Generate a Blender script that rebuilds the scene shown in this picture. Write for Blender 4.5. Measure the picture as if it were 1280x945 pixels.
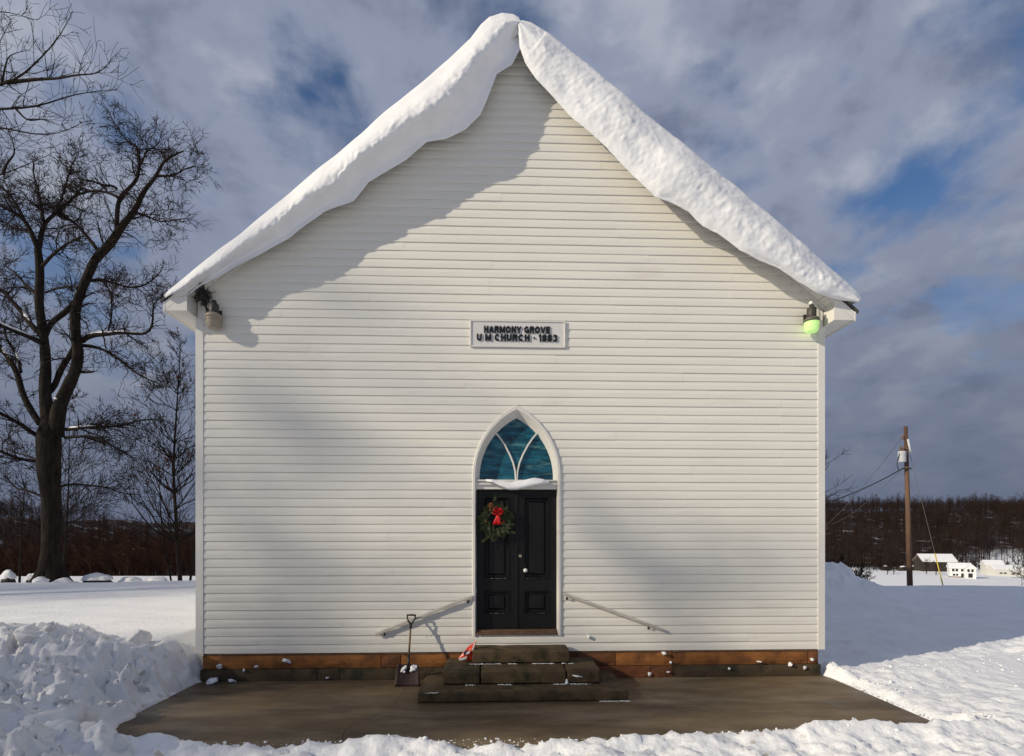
import bpy, bmesh, math, random
import numpy as np
from mathutils import Vector, noise as mn

R = math.radians
scene = bpy.context.scene
for o in list(bpy.data.objects):
    bpy.data.objects.remove(o)

# ------------------------------------------------------------------ camera
CAM = Vector((-0.35, -8.0, 2.18)); PSI = R(2.0); FPX = 667.0; CX = 640.0; HY = 666.0
cam = bpy.data.cameras.new('camera'); camo = bpy.data.objects.new('camera', cam)
scene.collection.objects.link(camo); scene.camera = camo
camo.location = CAM; camo.rotation_euler = (math.pi/2, 0, -PSI)
cam.sensor_width = 36.0; cam.lens = 36.0*FPX/1280; cam.shift_y = (HY-472.5)/1280
cam.clip_start = 0.05; cam.clip_end = 6000

# ------------------------------------------------------------------ sun, sky, exposure
SUN_AZ = R(66); SUN_EL = R(24)          # azimuth away from the wall's normal, towards the left
SD = Vector((-math.sin(SUN_AZ)*math.cos(SUN_EL), -math.cos(SUN_AZ)*math.cos(SUN_EL), math.sin(SUN_EL)))
sun = bpy.data.lights.new('sun', 'SUN'); suno = bpy.data.objects.new('sun', sun)
scene.collection.objects.link(suno)
sun.energy = 3.95; sun.angle = R(0.55); sun.color = (1.0, 0.88, 0.69)
suno.rotation_euler = SD.to_track_quat('Z', 'Y').to_euler(); suno.location = (-20, -10, 20)

world = bpy.data.worlds.new('World'); scene.world = world; world.use_nodes = True
def build_world():
    nt = world.node_tree; N = nt.nodes; Lk = nt.links
    N.clear()
    def nd(t, **kw):
        n = N.new(t)
        for k, v in kw.items(): setattr(n, k, v)
        return n
    def math_(op, a, b=None, c=None):
        n = nd('ShaderNodeMath', operation=op)
        for i, v in enumerate((a, b, c)):
            if v is None: continue
            if isinstance(v, (int, float)): n.inputs[i].default_value = v
            else: Lk.new(v, n.inputs[i])
        return n.outputs[0]
    out = nd('ShaderNodeOutputWorld'); bg = nd('ShaderNodeBackground'); bg.inputs['Strength'].default_value = 0.1
    Lk.new(bg.outputs[0], out.inputs[0])
    sky = nd('ShaderNodeTexSky', sky_type='NISHITA'); sky.sun_disc = False
    sky.sun_elevation = SUN_EL; sky.sun_rotation = math.atan2(SD.x, SD.y) % (2*math.pi)
    sky.air_density = 1.0; sky.dust_density = 0.6; sky.ozone_density = 2.0
    tc = nd('ShaderNodeTexCoord'); sep = nd('ShaderNodeSeparateXYZ'); Lk.new(tc.outputs['Generated'], sep.inputs[0])
    zc = math_('MAXIMUM', sep.outputs[2], 0.0)
    den = math_('ADD', zc, 0.42)
    comb = nd('ShaderNodeCombineXYZ')
    Lk.new(math_('DIVIDE', sep.outputs[0], den), comb.inputs[0]); Lk.new(math_('DIVIDE', sep.outputs[1], den), comb.inputs[1])
    def noise_(scale, detail, rough, off, dist=0.0):
        mp = nd('ShaderNodeMapping'); Lk.new(comb.outputs[0], mp.inputs[0]); mp.inputs['Location'].default_value = off
        n = nd('ShaderNodeTexNoise'); n.inputs['Scale'].default_value = scale; n.inputs['Detail'].default_value = detail
        n.inputs['Roughness'].default_value = rough; n.inputs['Distortion'].default_value = dist
        Lk.new(mp.outputs[0], n.inputs['Vector']); return n.outputs['Fac']
    def ramp(fac, stops, interp='EASE'):
        r = nd('ShaderNodeValToRGB'); r.color_ramp.interpolation = interp
        e = r.color_ramp.elements
        while len(e) < len(stops): e.new(0.5)
        for el, (p, c) in zip(e, stops): el.position = p; el.color = (*c, 1)
        Lk.new(fac, r.inputs[0]); return r.outputs[0]
    big = noise_(SKY_SC, 8, 0.54, SKY_OFF, 0.2)
    cover = ramp(big, [(0.27, (0, 0, 0)), (0.50, (1, 1, 1))])
    lum = noise_(6.5, 8, 0.56, (7.3, 2.2, 0), 0.2)
    S = 10.0
    cl = ramp(lum, [(0.30, (0.165*S*.1, 0.195*S*.1, 0.285*S*.1)), (0.50, (0.265*S*.1, 0.302*S*.1, 0.408*S*.1)), (0.68, (0.380*S*.1, 0.408*S*.1, 0.490*S*.1))])
    hz = ramp(zc, [(0.0, (0, 0, 0)), (0.50, (1, 1, 1))], 'LINEAR')
    mixh = nd('ShaderNodeMix', data_type='RGBA'); Lk.new(hz, mixh.inputs[0])
    mixh.inputs[6].default_value = (0.120, 0.146, 0.215, 1); Lk.new(cl, mixh.inputs[7])
    sc = nd('ShaderNodeVectorMath', operation='SCALE'); Lk.new(mixh.outputs[2], sc.inputs[0]); sc.inputs['Scale'].default_value = 10.0*SKY_GAIN
    hc = ramp(zc, [(0.20, (1, 1, 1)), (0.46, (0, 0, 0))], 'LINEAR')
    cov2 = math_('MAXIMUM', cover, hc)
    skg = nd('ShaderNodeVectorMath', operation='MULTIPLY'); Lk.new(sky.outputs[0], skg.inputs[0]); skg.inputs[1].default_value = (0.62, 0.80, 1.0)
    mx = nd('ShaderNodeMix', data_type='RGBA'); Lk.new(cov2, mx.inputs[0]); Lk.new(skg.outputs[0], mx.inputs[6]); Lk.new(sc.outputs[0], mx.inputs[7])
    Lk.new(mx.outputs[2], bg.inputs['Color'])
SKY_SC = 5.0; SKY_OFF = (11.886, -14.449, 0.0); SKY_GAIN = 1.06
build_world()

vs = scene.view_settings
vs.view_transform = 'Standard'; vs.look = 'None'; vs.gamma = 1.0; vs.use_curve_mapping = False; vs.exposure = -0.05
scene.render.resolution_x = 1024; scene.render.resolution_y = 756

# ------------------------------------------------------------------ pixel helpers (a pixel only gives a direction)
FW = Vector((math.sin(PSI), math.cos(PSI), 0)); RT = Vector((math.cos(PSI), -math.sin(PSI), 0)); UP = Vector((0, 0, 1))
def ray(px, py): return FW*FPX + RT*(px-CX) + UP*(HY-py)
def wp(px, py, Y=0.0):                 # on the vertical plane y = Y (parallel to the facade)
    d = ray(px, py); return CAM + d*((Y-CAM.y)/d.y)
def dp(px, py, depth): return CAM + ray(px, py)*(depth/FPX)    # at a known distance along the view axis

# ------------------------------------------------------------------ numeric noise
def _h(ix, iy, s):
    n = (ix.astype(np.int64)*374761393 + iy.astype(np.int64)*668265263 + s*1442695041) & 0x7fffffff
    n = ((n ^ (n >> 13))*1274126177) & 0x7fffffff
    return ((n ^ (n >> 16)) & 0xffff)/65535.0
def vnoise(x, y, s=0):
    ix = np.floor(x); iy = np.floor(y); fx = x-ix; fy = y-iy
    fx = fx*fx*fx*(fx*(fx*6-15)+10); fy = fy*fy*fy*(fy*(fy*6-15)+10)
    a = _h(ix, iy, s); b = _h(ix+1, iy, s); c = _h(ix, iy+1, s); d = _h(ix+1, iy+1, s)
    return (a*(1-fx)+b*fx)*(1-fy)+(c*(1-fx)+d*fx)*fy*1.0
def fbm(x, y, o=4, s=0, g=0.5):
    r = 0; a = 1; t = 0
    for i in range(o):
        r = r+a*vnoise(x, y, s+i*17); t += a; a *= g; x = x*2.03+11.3; y = y*2.03+5.7
    return r/t*2-1
def worley(x, y, s=0):
    ix = np.floor(x); iy = np.floor(y); f1 = np.full(x.shape, 9.0); idv = np.zeros(x.shape)
    f2 = np.full(x.shape, 9.0)
    for dx in (-1, 0, 1):
        for dy in (-1, 0, 1):
            cx = ix+dx; cy = iy+dy
            d = np.hypot(cx+_h(cx, cy, s)-x, cy+_h(cx, cy, s+7)-y)
            v = _h(cx, cy, s+13)
            m = d < f1
            f2 = np.where(m, f1, np.minimum(f2, d)); f1 = np.where(m, d, f1); idv = np.where(m, v, idv)
    return f1, f2, idv
def sst(a, b, x):
    t = np.clip((x-a)/(b-a), 0, 1); return t*t*(3-2*t)

# ------------------------------------------------------------------ object helpers
COL = scene.collection
def empty(name, loc=(0, 0, 0), label=None, cat=None, group=None):
    o = bpy.data.objects.new(name, None); COL.objects.link(o); o.location = loc; o.empty_display_size = 0.2
    return tag(o, label, cat, group)
def tag(o, label=None, cat=None, group=None, kind=None):
    if label: o['label'] = label
    if cat: o['category'] = cat
    if group: o['group'] = group
    if kind: o['kind'] = kind
    return o
def link(name, me, parent=None, mat=None):
    o = bpy.data.objects.new(name, me); COL.objects.link(o)
    if mat is not None and not me.materials: me.materials.append(mat)
    if parent is not None:
        o.parent = parent
        if parent.type == 'EMPTY' or parent.parent is not None or tuple(parent.location) != (0, 0, 0):
            w = Vector((0, 0, 0)); p = parent
            while p is not None: w += Vector(p.location); p = p.parent
            o.location = -w
    return o
def mesh(name, verts, faces, mat, parent=None, smooth=False):
    me = bpy.data.meshes.new(name); me.from_pydata([tuple(v) for v in verts], [], faces)
    if smooth: me.shade_smooth()
    return link(name, me, parent, mat)
def npmesh(name, V, F, mat, parent=None, smooth=False):      # V (n,3), F (m,3|4) arrays
    me = bpy.data.meshes.new(name); V = np.ascontiguousarray(V, dtype=np.float32); F = np.ascontiguousarray(F, dtype=np.int32)
    k = F.shape[1]
    me.vertices.add(len(V)); me.vertices.foreach_set('co', V.ravel())
    me.loops.add(F.size); me.loops.foreach_set('vertex_index', F.ravel())
    me.polygons.add(len(F)); me.polygons.foreach_set('loop_start', np.arange(len(F), dtype=np.int32)*k)
    me.polygons.foreach_set('loop_total', np.full(len(F), k, dtype=np.int32))
    me.update(calc_edges=True)
    if smooth: me.shade_smooth()
    return link(name, me, parent, mat)
class MB:
    def __init__(s): s.v = []; s.f = []
    def add(s, v, f):
        n = len(s.v); s.v += [tuple(p) for p in v]; s.f += [tuple(i+n for i in q) for q in f]; return s
    def box(s, x0, x1, y0, y1, z0, z1):
        return s.add([(x0, y0, z0), (x1, y0, z0), (x1, y1, z0), (x0, y1, z0), (x0, y0, z1), (x1, y0, z1), (x1, y1, z1), (x0, y1, z1)],
                     [(3, 2, 1, 0), (4, 5, 6, 7), (0, 1, 5, 4), (1, 2, 6, 5), (2, 3, 7, 6), (3, 0, 4, 7)])
    def prism(s, poly, y0, y1):          # poly of (x,z) pairs, extruded along y
        n = len(poly)
        v = [(x, y0, z) for x, z in poly]+[(x, y1, z) for x, z in poly]
        f = [tuple(range(n)), tuple(range(2*n-1, n-1, -1))]+[(i, i+n, (i+1) % n+n, (i+1) % n) for i in range(n)]
        return s.add(v, f)
    def tube(s, pts, rad, k=8, cap=True):
        pts = [Vector(p) for p in pts]; n = len(pts)
        if not isinstance(rad, (list, tuple)): rad = [rad]*n
        v = []; f = []
        u = None
        for i, p in enumerate(pts):
            t = (pts[min(i+1, n-1)]-pts[max(i-1, 0)]).normalized()
            if u is None: u = t.orthogonal().normalized()
            else:
                u = (u-t*u.dot(t)); u = u.normalized() if u.length > 1e-6 else t.orthogonal().normalized()
            w = t.cross(u)
            v += [p+(u*math.cos(a)+w*math.sin(a))*rad[i] for a in (2*math.pi*j/k for j in range(k))]
        for i in range(n-1):
            f += [(i*k+j, i*k+(j+1) % k, (i+1)*k+(j+1) % k, (i+1)*k+j) for j in range(k)]
        if cap: f += [tuple(range(k-1, -1, -1)), tuple((n-1)*k+j for j in range(k))]
        return s.add(v, f)
    def lathe(s, prof, c, k=20):         # prof of (r,z), axis z through c
        v = []; f = []
        for r, z in prof:
            v += [(c[0]+r*math.cos(2*math.pi*j/k), c[1]+r*math.sin(2*math.pi*j/k), c[2]+z) for j in range(k)]
        for i in range(len(prof)-1):
            f += [(i*k+j, i*k+(j+1) % k, (i+1)*k+(j+1) % k, (i+1)*k+j) for j in range(k)]
        f += [tuple(range(k-1, -1, -1)), tuple((len(prof)-1)*k+j for j in range(k))]
        return s.add(v, f)
    def build(s, name, mat, parent=None, smooth=False, bevel=0.0):
        o = mesh(name, s.v, s.f, mat, parent, smooth)
        if bevel:
            m = o.modifiers.new('bevel', 'BEVEL'); m.width = bevel; m.segments = 2; m.limit_method = 'ANGLE'; m.angle_limit = R(40)
        return o

# ------------------------------------------------------------------ materials
def mat(name, c1, c2=None, scale=5.0, rough=0.6, bump=0.0, bscale=40.0, stretch=(1, 1, 1), spec=0.4, detail=6, c3=None, s3=1.0, t3=(0.55, 0.7), sss=0.0, emit=None):
    m = bpy.data.materials.new(name); m.use_nodes = True; nt = m.node_tree; N = nt.nodes; L = nt.links
    b = N['Principled BSDF']; b.inputs['Roughness'].default_value = rough; b.inputs['Specular IOR Level'].default_value = spec
    tc = N.new('ShaderNodeTexCoord'); mp = N.new('ShaderNodeMapping'); mp.inputs['Scale'].default_value = stretch
    L.new(tc.outputs['Object'], mp.inputs[0])
    def noise_(s, d=6):
        n = N.new('ShaderNodeTexNoise'); n.inputs['Scale'].default_value = s; n.inputs['Detail'].default_value = d; n.inputs['Roughness'].default_value = 0.6
        L.new(mp.outputs[0], n.inputs['Vector']); return n.outputs['Fac']
    col = None
    if c2 is not None:
        r = N.new('ShaderNodeValToRGB'); r.color_ramp.elements[0].position = 0.32; r.color_ramp.elements[1].position = 0.68
        r.color_ramp.elements[0].color = (*c1, 1); r.color_ramp.elements[1].color = (*c2, 1)
        L.new(noise_(scale, detail), r.inputs[0]); col = r.outputs[0]
    if c3 is not None:
        r3 = N.new('ShaderNodeValToRGB'); r3.color_ramp.elements[0].position = t3[0]; r3.color_ramp.elements[1].position = t3[1]
        L.new(noise_(s3, 8), r3.inputs[0])
        mx = N.new('ShaderNodeMix'); mx.data_type = 'RGBA'; L.new(r3.outputs[0], mx.inputs[0])
        if col is not None: L.new(col, mx.inputs[6])
        else: mx.inputs[6].default_value = (*c1, 1)
        mx.inputs[7].default_value = (*c3, 1); col = mx.outputs[2]
    if col is not None: L.new(col, b.inputs['Base Color'])
    else: b.inputs['Base Color'].default_value = (*c1, 1)
    if bump:
        bp = N.new('ShaderNodeBump'); bp.inputs['Strength'].default_value = 1.0; bp.inputs['Distance'].default_value = bump
        L.new(noise_(bscale, 5), bp.inputs['Height']); L.new(bp.outputs[0], b.inputs['Normal'])
    if sss:
        b.inputs['Subsurface Weight'].default_value = sss; b.inputs['Subsurface Radius'].default_value = (0.05, 0.06, 0.08); b.inputs['Subsurface Scale'].default_value = 0.5
    if emit:
        b.inputs['Emission Color'].default_value = (*emit[0], 1); b.inputs['Emission Strength'].default_value = emit[1]
    return m
SN = (0.80, 0.81, 0.83)
M = {}
M['snow'] = mat('snow', (0.78, 0.79, 0.81), (0.86, 0.87, 0.88), 3.0, 0.75, 0.004, 30, spec=0.15)
M['dirty_snow'] = mat('dirty_snow', (0.70, 0.70, 0.70), (0.84, 0.845, 0.86), 1.2, 0.75, 0.010, 26, spec=0.15, c3=(0.42, 0.37, 0.31), s3=8.0, t3=(0.60, 0.74))
M['siding'] = mat('siding', (0.725, 0.708, 0.640), (0.775, 0.758, 0.695), 0.9, 0.5, 0.0012, 9, (0.6, 1, 1.6), 0.35, c3=(0.64, 0.60, 0.52), s3=1.3, t3=(0.60, 0.92))
M['trim'] = mat('trim', (0.68, 0.665, 0.62), (0.74, 0.725, 0.685), 2.5, 0.5, 0.001, 25, spec=0.35, c3=(0.50, 0.46, 0.39), s3=4, t3=(0.64, 0.78))
M['soffit'] = mat('soffit', (0.68, 0.665, 0.62), (0.73, 0.72, 0.68), 3, 0.5)
M['sidewall'] = mat('sidewall', (0.70, 0.68, 0.62), rough=0.5)
M['shingle'] = mat('shingle', (0.05, 0.05, 0.05), (0.09, 0.085, 0.08), 30, 0.9)
M['orange_stone'] = mat('orange_stone', (0.20, 0.078, 0.024), (0.36, 0.150, 0.042), 1.6, 0.8, 0.006, 45, spec=0.25, c3=(0.095, 0.042, 0.020), s3=3.4, t3=(0.46, 0.68))
M['brown_stone'] = mat('brown_stone', (0.12, 0.046, 0.022), (0.22, 0.085, 0.034), 3, 0.85, 0.006, 45, spec=0.25, c3=(0.10, 0.055, 0.030), s3=4, t3=(0.5, 0.68))
M['dark_stone'] = mat('dark_stone', (0.050, 0.038, 0.024), (0.095, 0.066, 0.038), 3, 0.85, 0.007, 40, spec=0.25, c3=(0.030, 0.030, 0.018), s3=4, t3=(0.5, 0.65))
M['step_stone'] = mat('step_stone', (0.060, 0.041, 0.021), (0.115, 0.080, 0.045), 3.5, 0.8, 0.006, 55, spec=0.25, c3=(0.026, 0.026, 0.012), s3=4.5, t3=(0.48, 0.66))
M['mortar'] = mat('mortar', (0.05, 0.035, 0.025), rough=0.95)
M['black_paint'] = mat('black_paint', (0.0045, 0.0046, 0.0052), (0.009, 0.009, 0.0095), 14, 0.46, 0.0016, 90, (1, 1, 0.25), 0.24)
M['worn_paint'] = mat('worn_paint', (0.02, 0.019, 0.018), (0.24, 0.19, 0.14), 38, 0.6)
M['threshold'] = mat('threshold', (0.07, 0.035, 0.018), (0.16, 0.10, 0.06), 25, 0.7, stretch=(0.4, 1, 1))
M['porcelain'] = mat('porcelain', (0.80, 0.79, 0.76), rough=0.2, spec=0.5)
M['brass'] = mat('brass', (0.32, 0.28, 0.20), rough=0.4)
M['rail'] = mat('rail', (0.42, 0.39, 0.35), (0.56, 0.53, 0.48), 20, 0.6, stretch=(0.3, 1, 1))
M['iron'] = mat('iron', (0.012, 0.012, 0.013), rough=0.5)
M['dark_metal'] = mat('dark_metal', (0.035, 0.033, 0.030), (0.06, 0.055, 0.05), 20, 0.5)
M['lamp_cup'] = mat('lamp_cup', (0.10, 0.10, 0.075), rough=0.5)
M['lens_off'] = mat('lens_off', (0.27, 0.23, 0.17), (0.34, 0.29, 0.22), 8, 0.35, spec=0.5)
M['lens_on'] = mat('lens_on', (0.45, 0.62, 0.28), rough=0.35, emit=((0.56, 1.0, 0.26), 0.48))
M['lens_off_rim'] = mat('lens_off_rim', (0.30, 0.26, 0.19), rough=0.5)
M['black_plastic'] = mat('black_plastic', (0.012, 0.012, 0.012), rough=0.4)
M['sign_white'] = mat('sign_white', (0.62, 0.61, 0.59), (0.68, 0.67, 0.65), 6, 0.55)
M['wood_shaft'] = mat('wood_shaft', (0.11, 0.075, 0.035), (0.19, 0.14, 0.07), 30, 0.6, stretch=(1, 1, 0.1))
M['blade'] = mat('blade', (0.028, 0.015, 0.014), (0.05, 0.028, 0.025), 14, 0.55)
M['needle'] = mat('needle', (0.028, 0.042, 0.014), (0.075, 0.095, 0.035), 18, 0.65)
M['ribbon'] = mat('ribbon', (0.55, 0.006, 0.008), (0.75, 0.012, 0.012), 15, 0.5)
M['cone'] = mat('cone', (0.45, 0.14, 0.035), (0.30, 0.11, 0.04), 30, 0.7)
M['bark'] = mat('bark', (0.014, 0.011, 0.009), (0.034, 0.027, 0.022), 9, 0.95, 0.03, 16, (1, 1, 0.22), 0.1)
M['twig'] = mat('twig', (0.020, 0.015, 0.013), (0.032, 0.024, 0.020), 3, 0.9, spec=0.1)
M['leaf_dry'] = mat('leaf_dry', (0.13, 0.035, 0.012), (0.20, 0.07, 0.02), 8, 0.8)
M['wood'] = mat('wood', (0.018, 0.0125, 0.011), (0.040, 0.026, 0.021), 0.05, 0.95, spec=0.05)
M['russet'] = mat('russet', (0.020, 0.0115, 0.009), (0.042, 0.020, 0.014), 0.08, 0.95, spec=0.05)
M['pole'] = mat('pole', (0.075, 0.042, 0.027), (0.16, 0.095, 0.058), 6, 0.85, 0.01, 20, (1, 1, 0.1))
M['galv'] = mat('galv', (0.50, 0.52, 0.53), (0.60, 0.62, 0.63), 8, 0.5)
M['wire'] = mat('wire', (0.015, 0.015, 0.017), rough=0.6)
M['steel_wire'] = mat('steel_wire', (0.12, 0.11, 0.11), rough=0.6)
M['yellow'] = mat('yellow', (0.55, 0.42, 0.06), rough=0.5)
M['barn_wood'] = mat('barn_wood', (0.022, 0.016, 0.014), (0.050, 0.037, 0.032), 0.9, 0.9, stretch=(1, 1, 0.15))
M['barn_trim'] = mat('barn_trim', (0.14, 0.095, 0.05), rough=0.8)
M['house_white'] = mat('house_white', (0.76, 0.76, 0.75), (0.80, 0.80, 0.79), 0.4, 0.6)
M['house_cream'] = mat('house_cream', (0.66, 0.65, 0.60), rough=0.6)
M['dark_glass'] = mat('dark_glass', (0.02, 0.022, 0.027), rough=0.15, spec=0.5)
M['brown_brick'] = mat('brown_brick', (0.15, 0.09, 0.05), rough=0.9)
M['nest'] = mat('nest', (0.012, 0.011, 0.010), (0.06, 0.052, 0.045), 25, 0.9)
M['plastic_red'] = mat('plastic_red', (0.70, 0.045, 0.008), rough=0.35, spec=0.5)
M['plastic_white'] = mat('plastic_white', (0.78, 0.78, 0.78), rough=0.35, spec=0.5)
M['plastic_blue'] = mat('plastic_blue', (0.03, 0.045, 0.09), rough=0.35, spec=0.5)
M['boulder'] = mat('boulder', (0.020, 0.016, 0.014), (0.045, 0.036, 0.030), 4, 0.9)
def concrete_mat():
    m = mat('wet_concrete', (0.046, 0.031, 0.017), (0.185, 0.132, 0.076), 0.9, 0.62, 0.005, 60, (0.40, 1.5, 1), 0.35, 9, c3=(0.215, 0.165, 0.105), s3=1.5, t3=(0.48, 0.68))
    N = m.node_tree.nodes; L = m.node_tree.links; b = N['Principled BSDF']
    tc = N.new('ShaderNodeTexCoord'); n = N.new('ShaderNodeTexNoise'); n.inputs['Scale'].default_value = 1.3; n.inputs['Detail'].default_value = 6
    r = N.new('ShaderNodeMapRange'); r.inputs[1].default_value = 0.35; r.inputs[2].default_value = 0.65; r.inputs[3].default_value = 0.38; r.inputs[4].default_value = 0.8
    L.new(tc.outputs['Object'], n.inputs['Vector']); L.new(n.outputs['Fac'], r.inputs[0]); L.new(r.outputs[0], b.inputs['Roughness'])
    # thin scrape marks left by the shovel
    mp = N.new('ShaderNodeMapping'); mp.inputs['Scale'].default_value = (1.2, 26, 1); mp.inputs['Rotation'].default_value = (0, 0, R(9)); L.new(tc.outputs['Object'], mp.inputs[0])
    n2 = N.new('ShaderNodeTexNoise'); n2.inputs['Scale'].default_value = 2.0; n2.inputs['Detail'].default_value = 5; L.new(mp.outputs[0], n2.inputs['Vector'])
    r2 = N.new('ShaderNodeMapRange'); r2.inputs[1].default_value = 0.56; r2.inputs[2].default_value = 0.78; r2.inputs[4].default_value = 0.55; L.new(n2.outputs['Fac'], r2.inputs[0])
    src = b.inputs['Base Color'].links[0].from_socket; mx = N.new('ShaderNodeMix'); mx.data_type = 'RGBA'; L.new(r2.outputs[0], mx.inputs[0]); L.new(src, mx.inputs[6]); mx.inputs[7].default_value = (0.20, 0.165, 0.115, 1); L.new(mx.outputs[2], b.inputs['Base Color'])
    return m
M['wet_concrete'] = concrete_mat()
def stained_mat():
    m = mat('stained_glass', (0.003, 0.016, 0.034), (0.014, 0.130, 0.195), 4.2, 0.10, 0.004, 9, (1.0, 1.0, 4.0), 0.5, 6, c3=(0.10, 0.24, 0.24), s3=3.6, t3=(0.54, 0.74))
    return m
M['stained_glass'] = stained_mat()
def ground_mat():
    m = bpy.data.materials.new('snow_ground'); m.use_nodes = True; N = m.node_tree.nodes; L = m.node_tree.links; b = N['Principled BSDF']
    b.inputs['Roughness'].default_value = 0.75; b.inputs['Specular IOR Level'].default_value = 0.2
    tc = N.new('ShaderNodeTexCoord')
    def nz(s, d=6):
        n = N.new('ShaderNodeTexNoise'); n.inputs['Scale'].default_value = s; n.inputs['Detail'].default_value = d; L.new(tc.outputs['Object'], n.inputs['Vector']); return n.outputs['Fac']
    def rp(f, a, b_, c1, c2):
        r = N.new('ShaderNodeValToRGB'); r.color_ramp.elements[0].position = a; r.color_ramp.elements[1].position = b_
        r.color_ramp.elements[0].color = (*c1, 1); r.color_ramp.elements[1].color = (*c2, 1); L.new(f, r.inputs[0]); return r.outputs[0]
    def mix(f, a, c):
        x = N.new('ShaderNodeMix'); x.data_type = 'RGBA'; L.new(f, x.inputs[0])
        for i, v in ((6, a), (7, c)):
            if isinstance(v, tuple): x.inputs[i].default_value = (*v, 1)
            else: L.new(v, x.inputs[i])
        return x.outputs[2]
    snow = rp(nz(1.3), 0.3, 0.7, (0.79, 0.80, 0.82), (0.87, 0.875, 0.885))
    at = N.new('ShaderNodeAttribute'); at.attribute_name = 'dirt'
    spk = rp(nz(7.5, 8), 0.64, 0.72, (0, 0, 0), (1, 1, 1))
    mul = N.new('ShaderNodeMath'); mul.operation = 'MULTIPLY'; L.new(spk, mul.inputs[0]); L.new(at.outputs['Fac'], mul.inputs[1])
    s2 = mix(mul.outputs[0], snow, (0.36, 0.28, 0.19))
    af = N.new('ShaderNodeAttribute'); af.attribute_name = 'forest'
    litter = rp(nz(0.12, 8), 0.60, 0.70, (0.030, 0.020, 0.016), (0.50, 0.51, 0.54))
    L.new(mix(af.outputs['Fac'], s2, litter), b.inputs['Base Color'])
    bp = N.new('ShaderNodeBump'); bp.inputs['Distance'].default_value = 0.015; bp.inputs['Strength'].default_value = 1.0
    L.new(nz(16, 5), bp.inputs['Height']); L.new(bp.outputs[0], b.inputs['Normal'])
    return m
M['ground'] = ground_mat()
# ================================================================== SETTING: ground
PADX0, PADX1 = -4.65, 4.72
def pad_front(x): return -2.42+0.30*sst(0.5, 4.6, x)
def terrain(x, y):
    L = sst(14, -26, x)
    z = 0.50*sst(-4.75, -5.5, x)*sst(-1.4, -0.2, y)                         # deep undisturbed snow on the left
    z = z+0.10*sst(-4.75, -5.6, x)*(1-sst(-1.4, -0.2, y))
    d0 = 12.0-2.6*L
    z = z-0.60*sst(d0, d0+3.5, y)-(13.6*(1-L)+6.3*L)*sst(d0+1.5, d0+88, y)
    z = z+0.035*fbm(x*0.35, y*0.35, 3, 3)*sst(-3, 3, y)
    hr = (29+11*sst(215, 330, x))*sst(228, 560, y)*sst(-160, 60, x)
    hl = 15.0*sst(-132, -215, x)*sst(95, 215, y)+4.0*sst(-128, -95, x)*sst(110, 230, y)*(1-sst(-60, 80, x))-4.5*sst(70, 120, y)*np.exp(-((x+140)/38)**2)
    far = sst(100, 300, y)
    z = z+hr+hl+far*(4.5*fbm(x*0.012, y*0.012, 3, 5)+2.0*fbm(x*.045, y*.045, 2, 6))
    z = z+8*sst(-60, -400, y)+15*sst(-24, -52, x)*sst(-2, -18, y)       # unseen rise added left of the camera to lift trees casting soft wall shade
    return z
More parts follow.
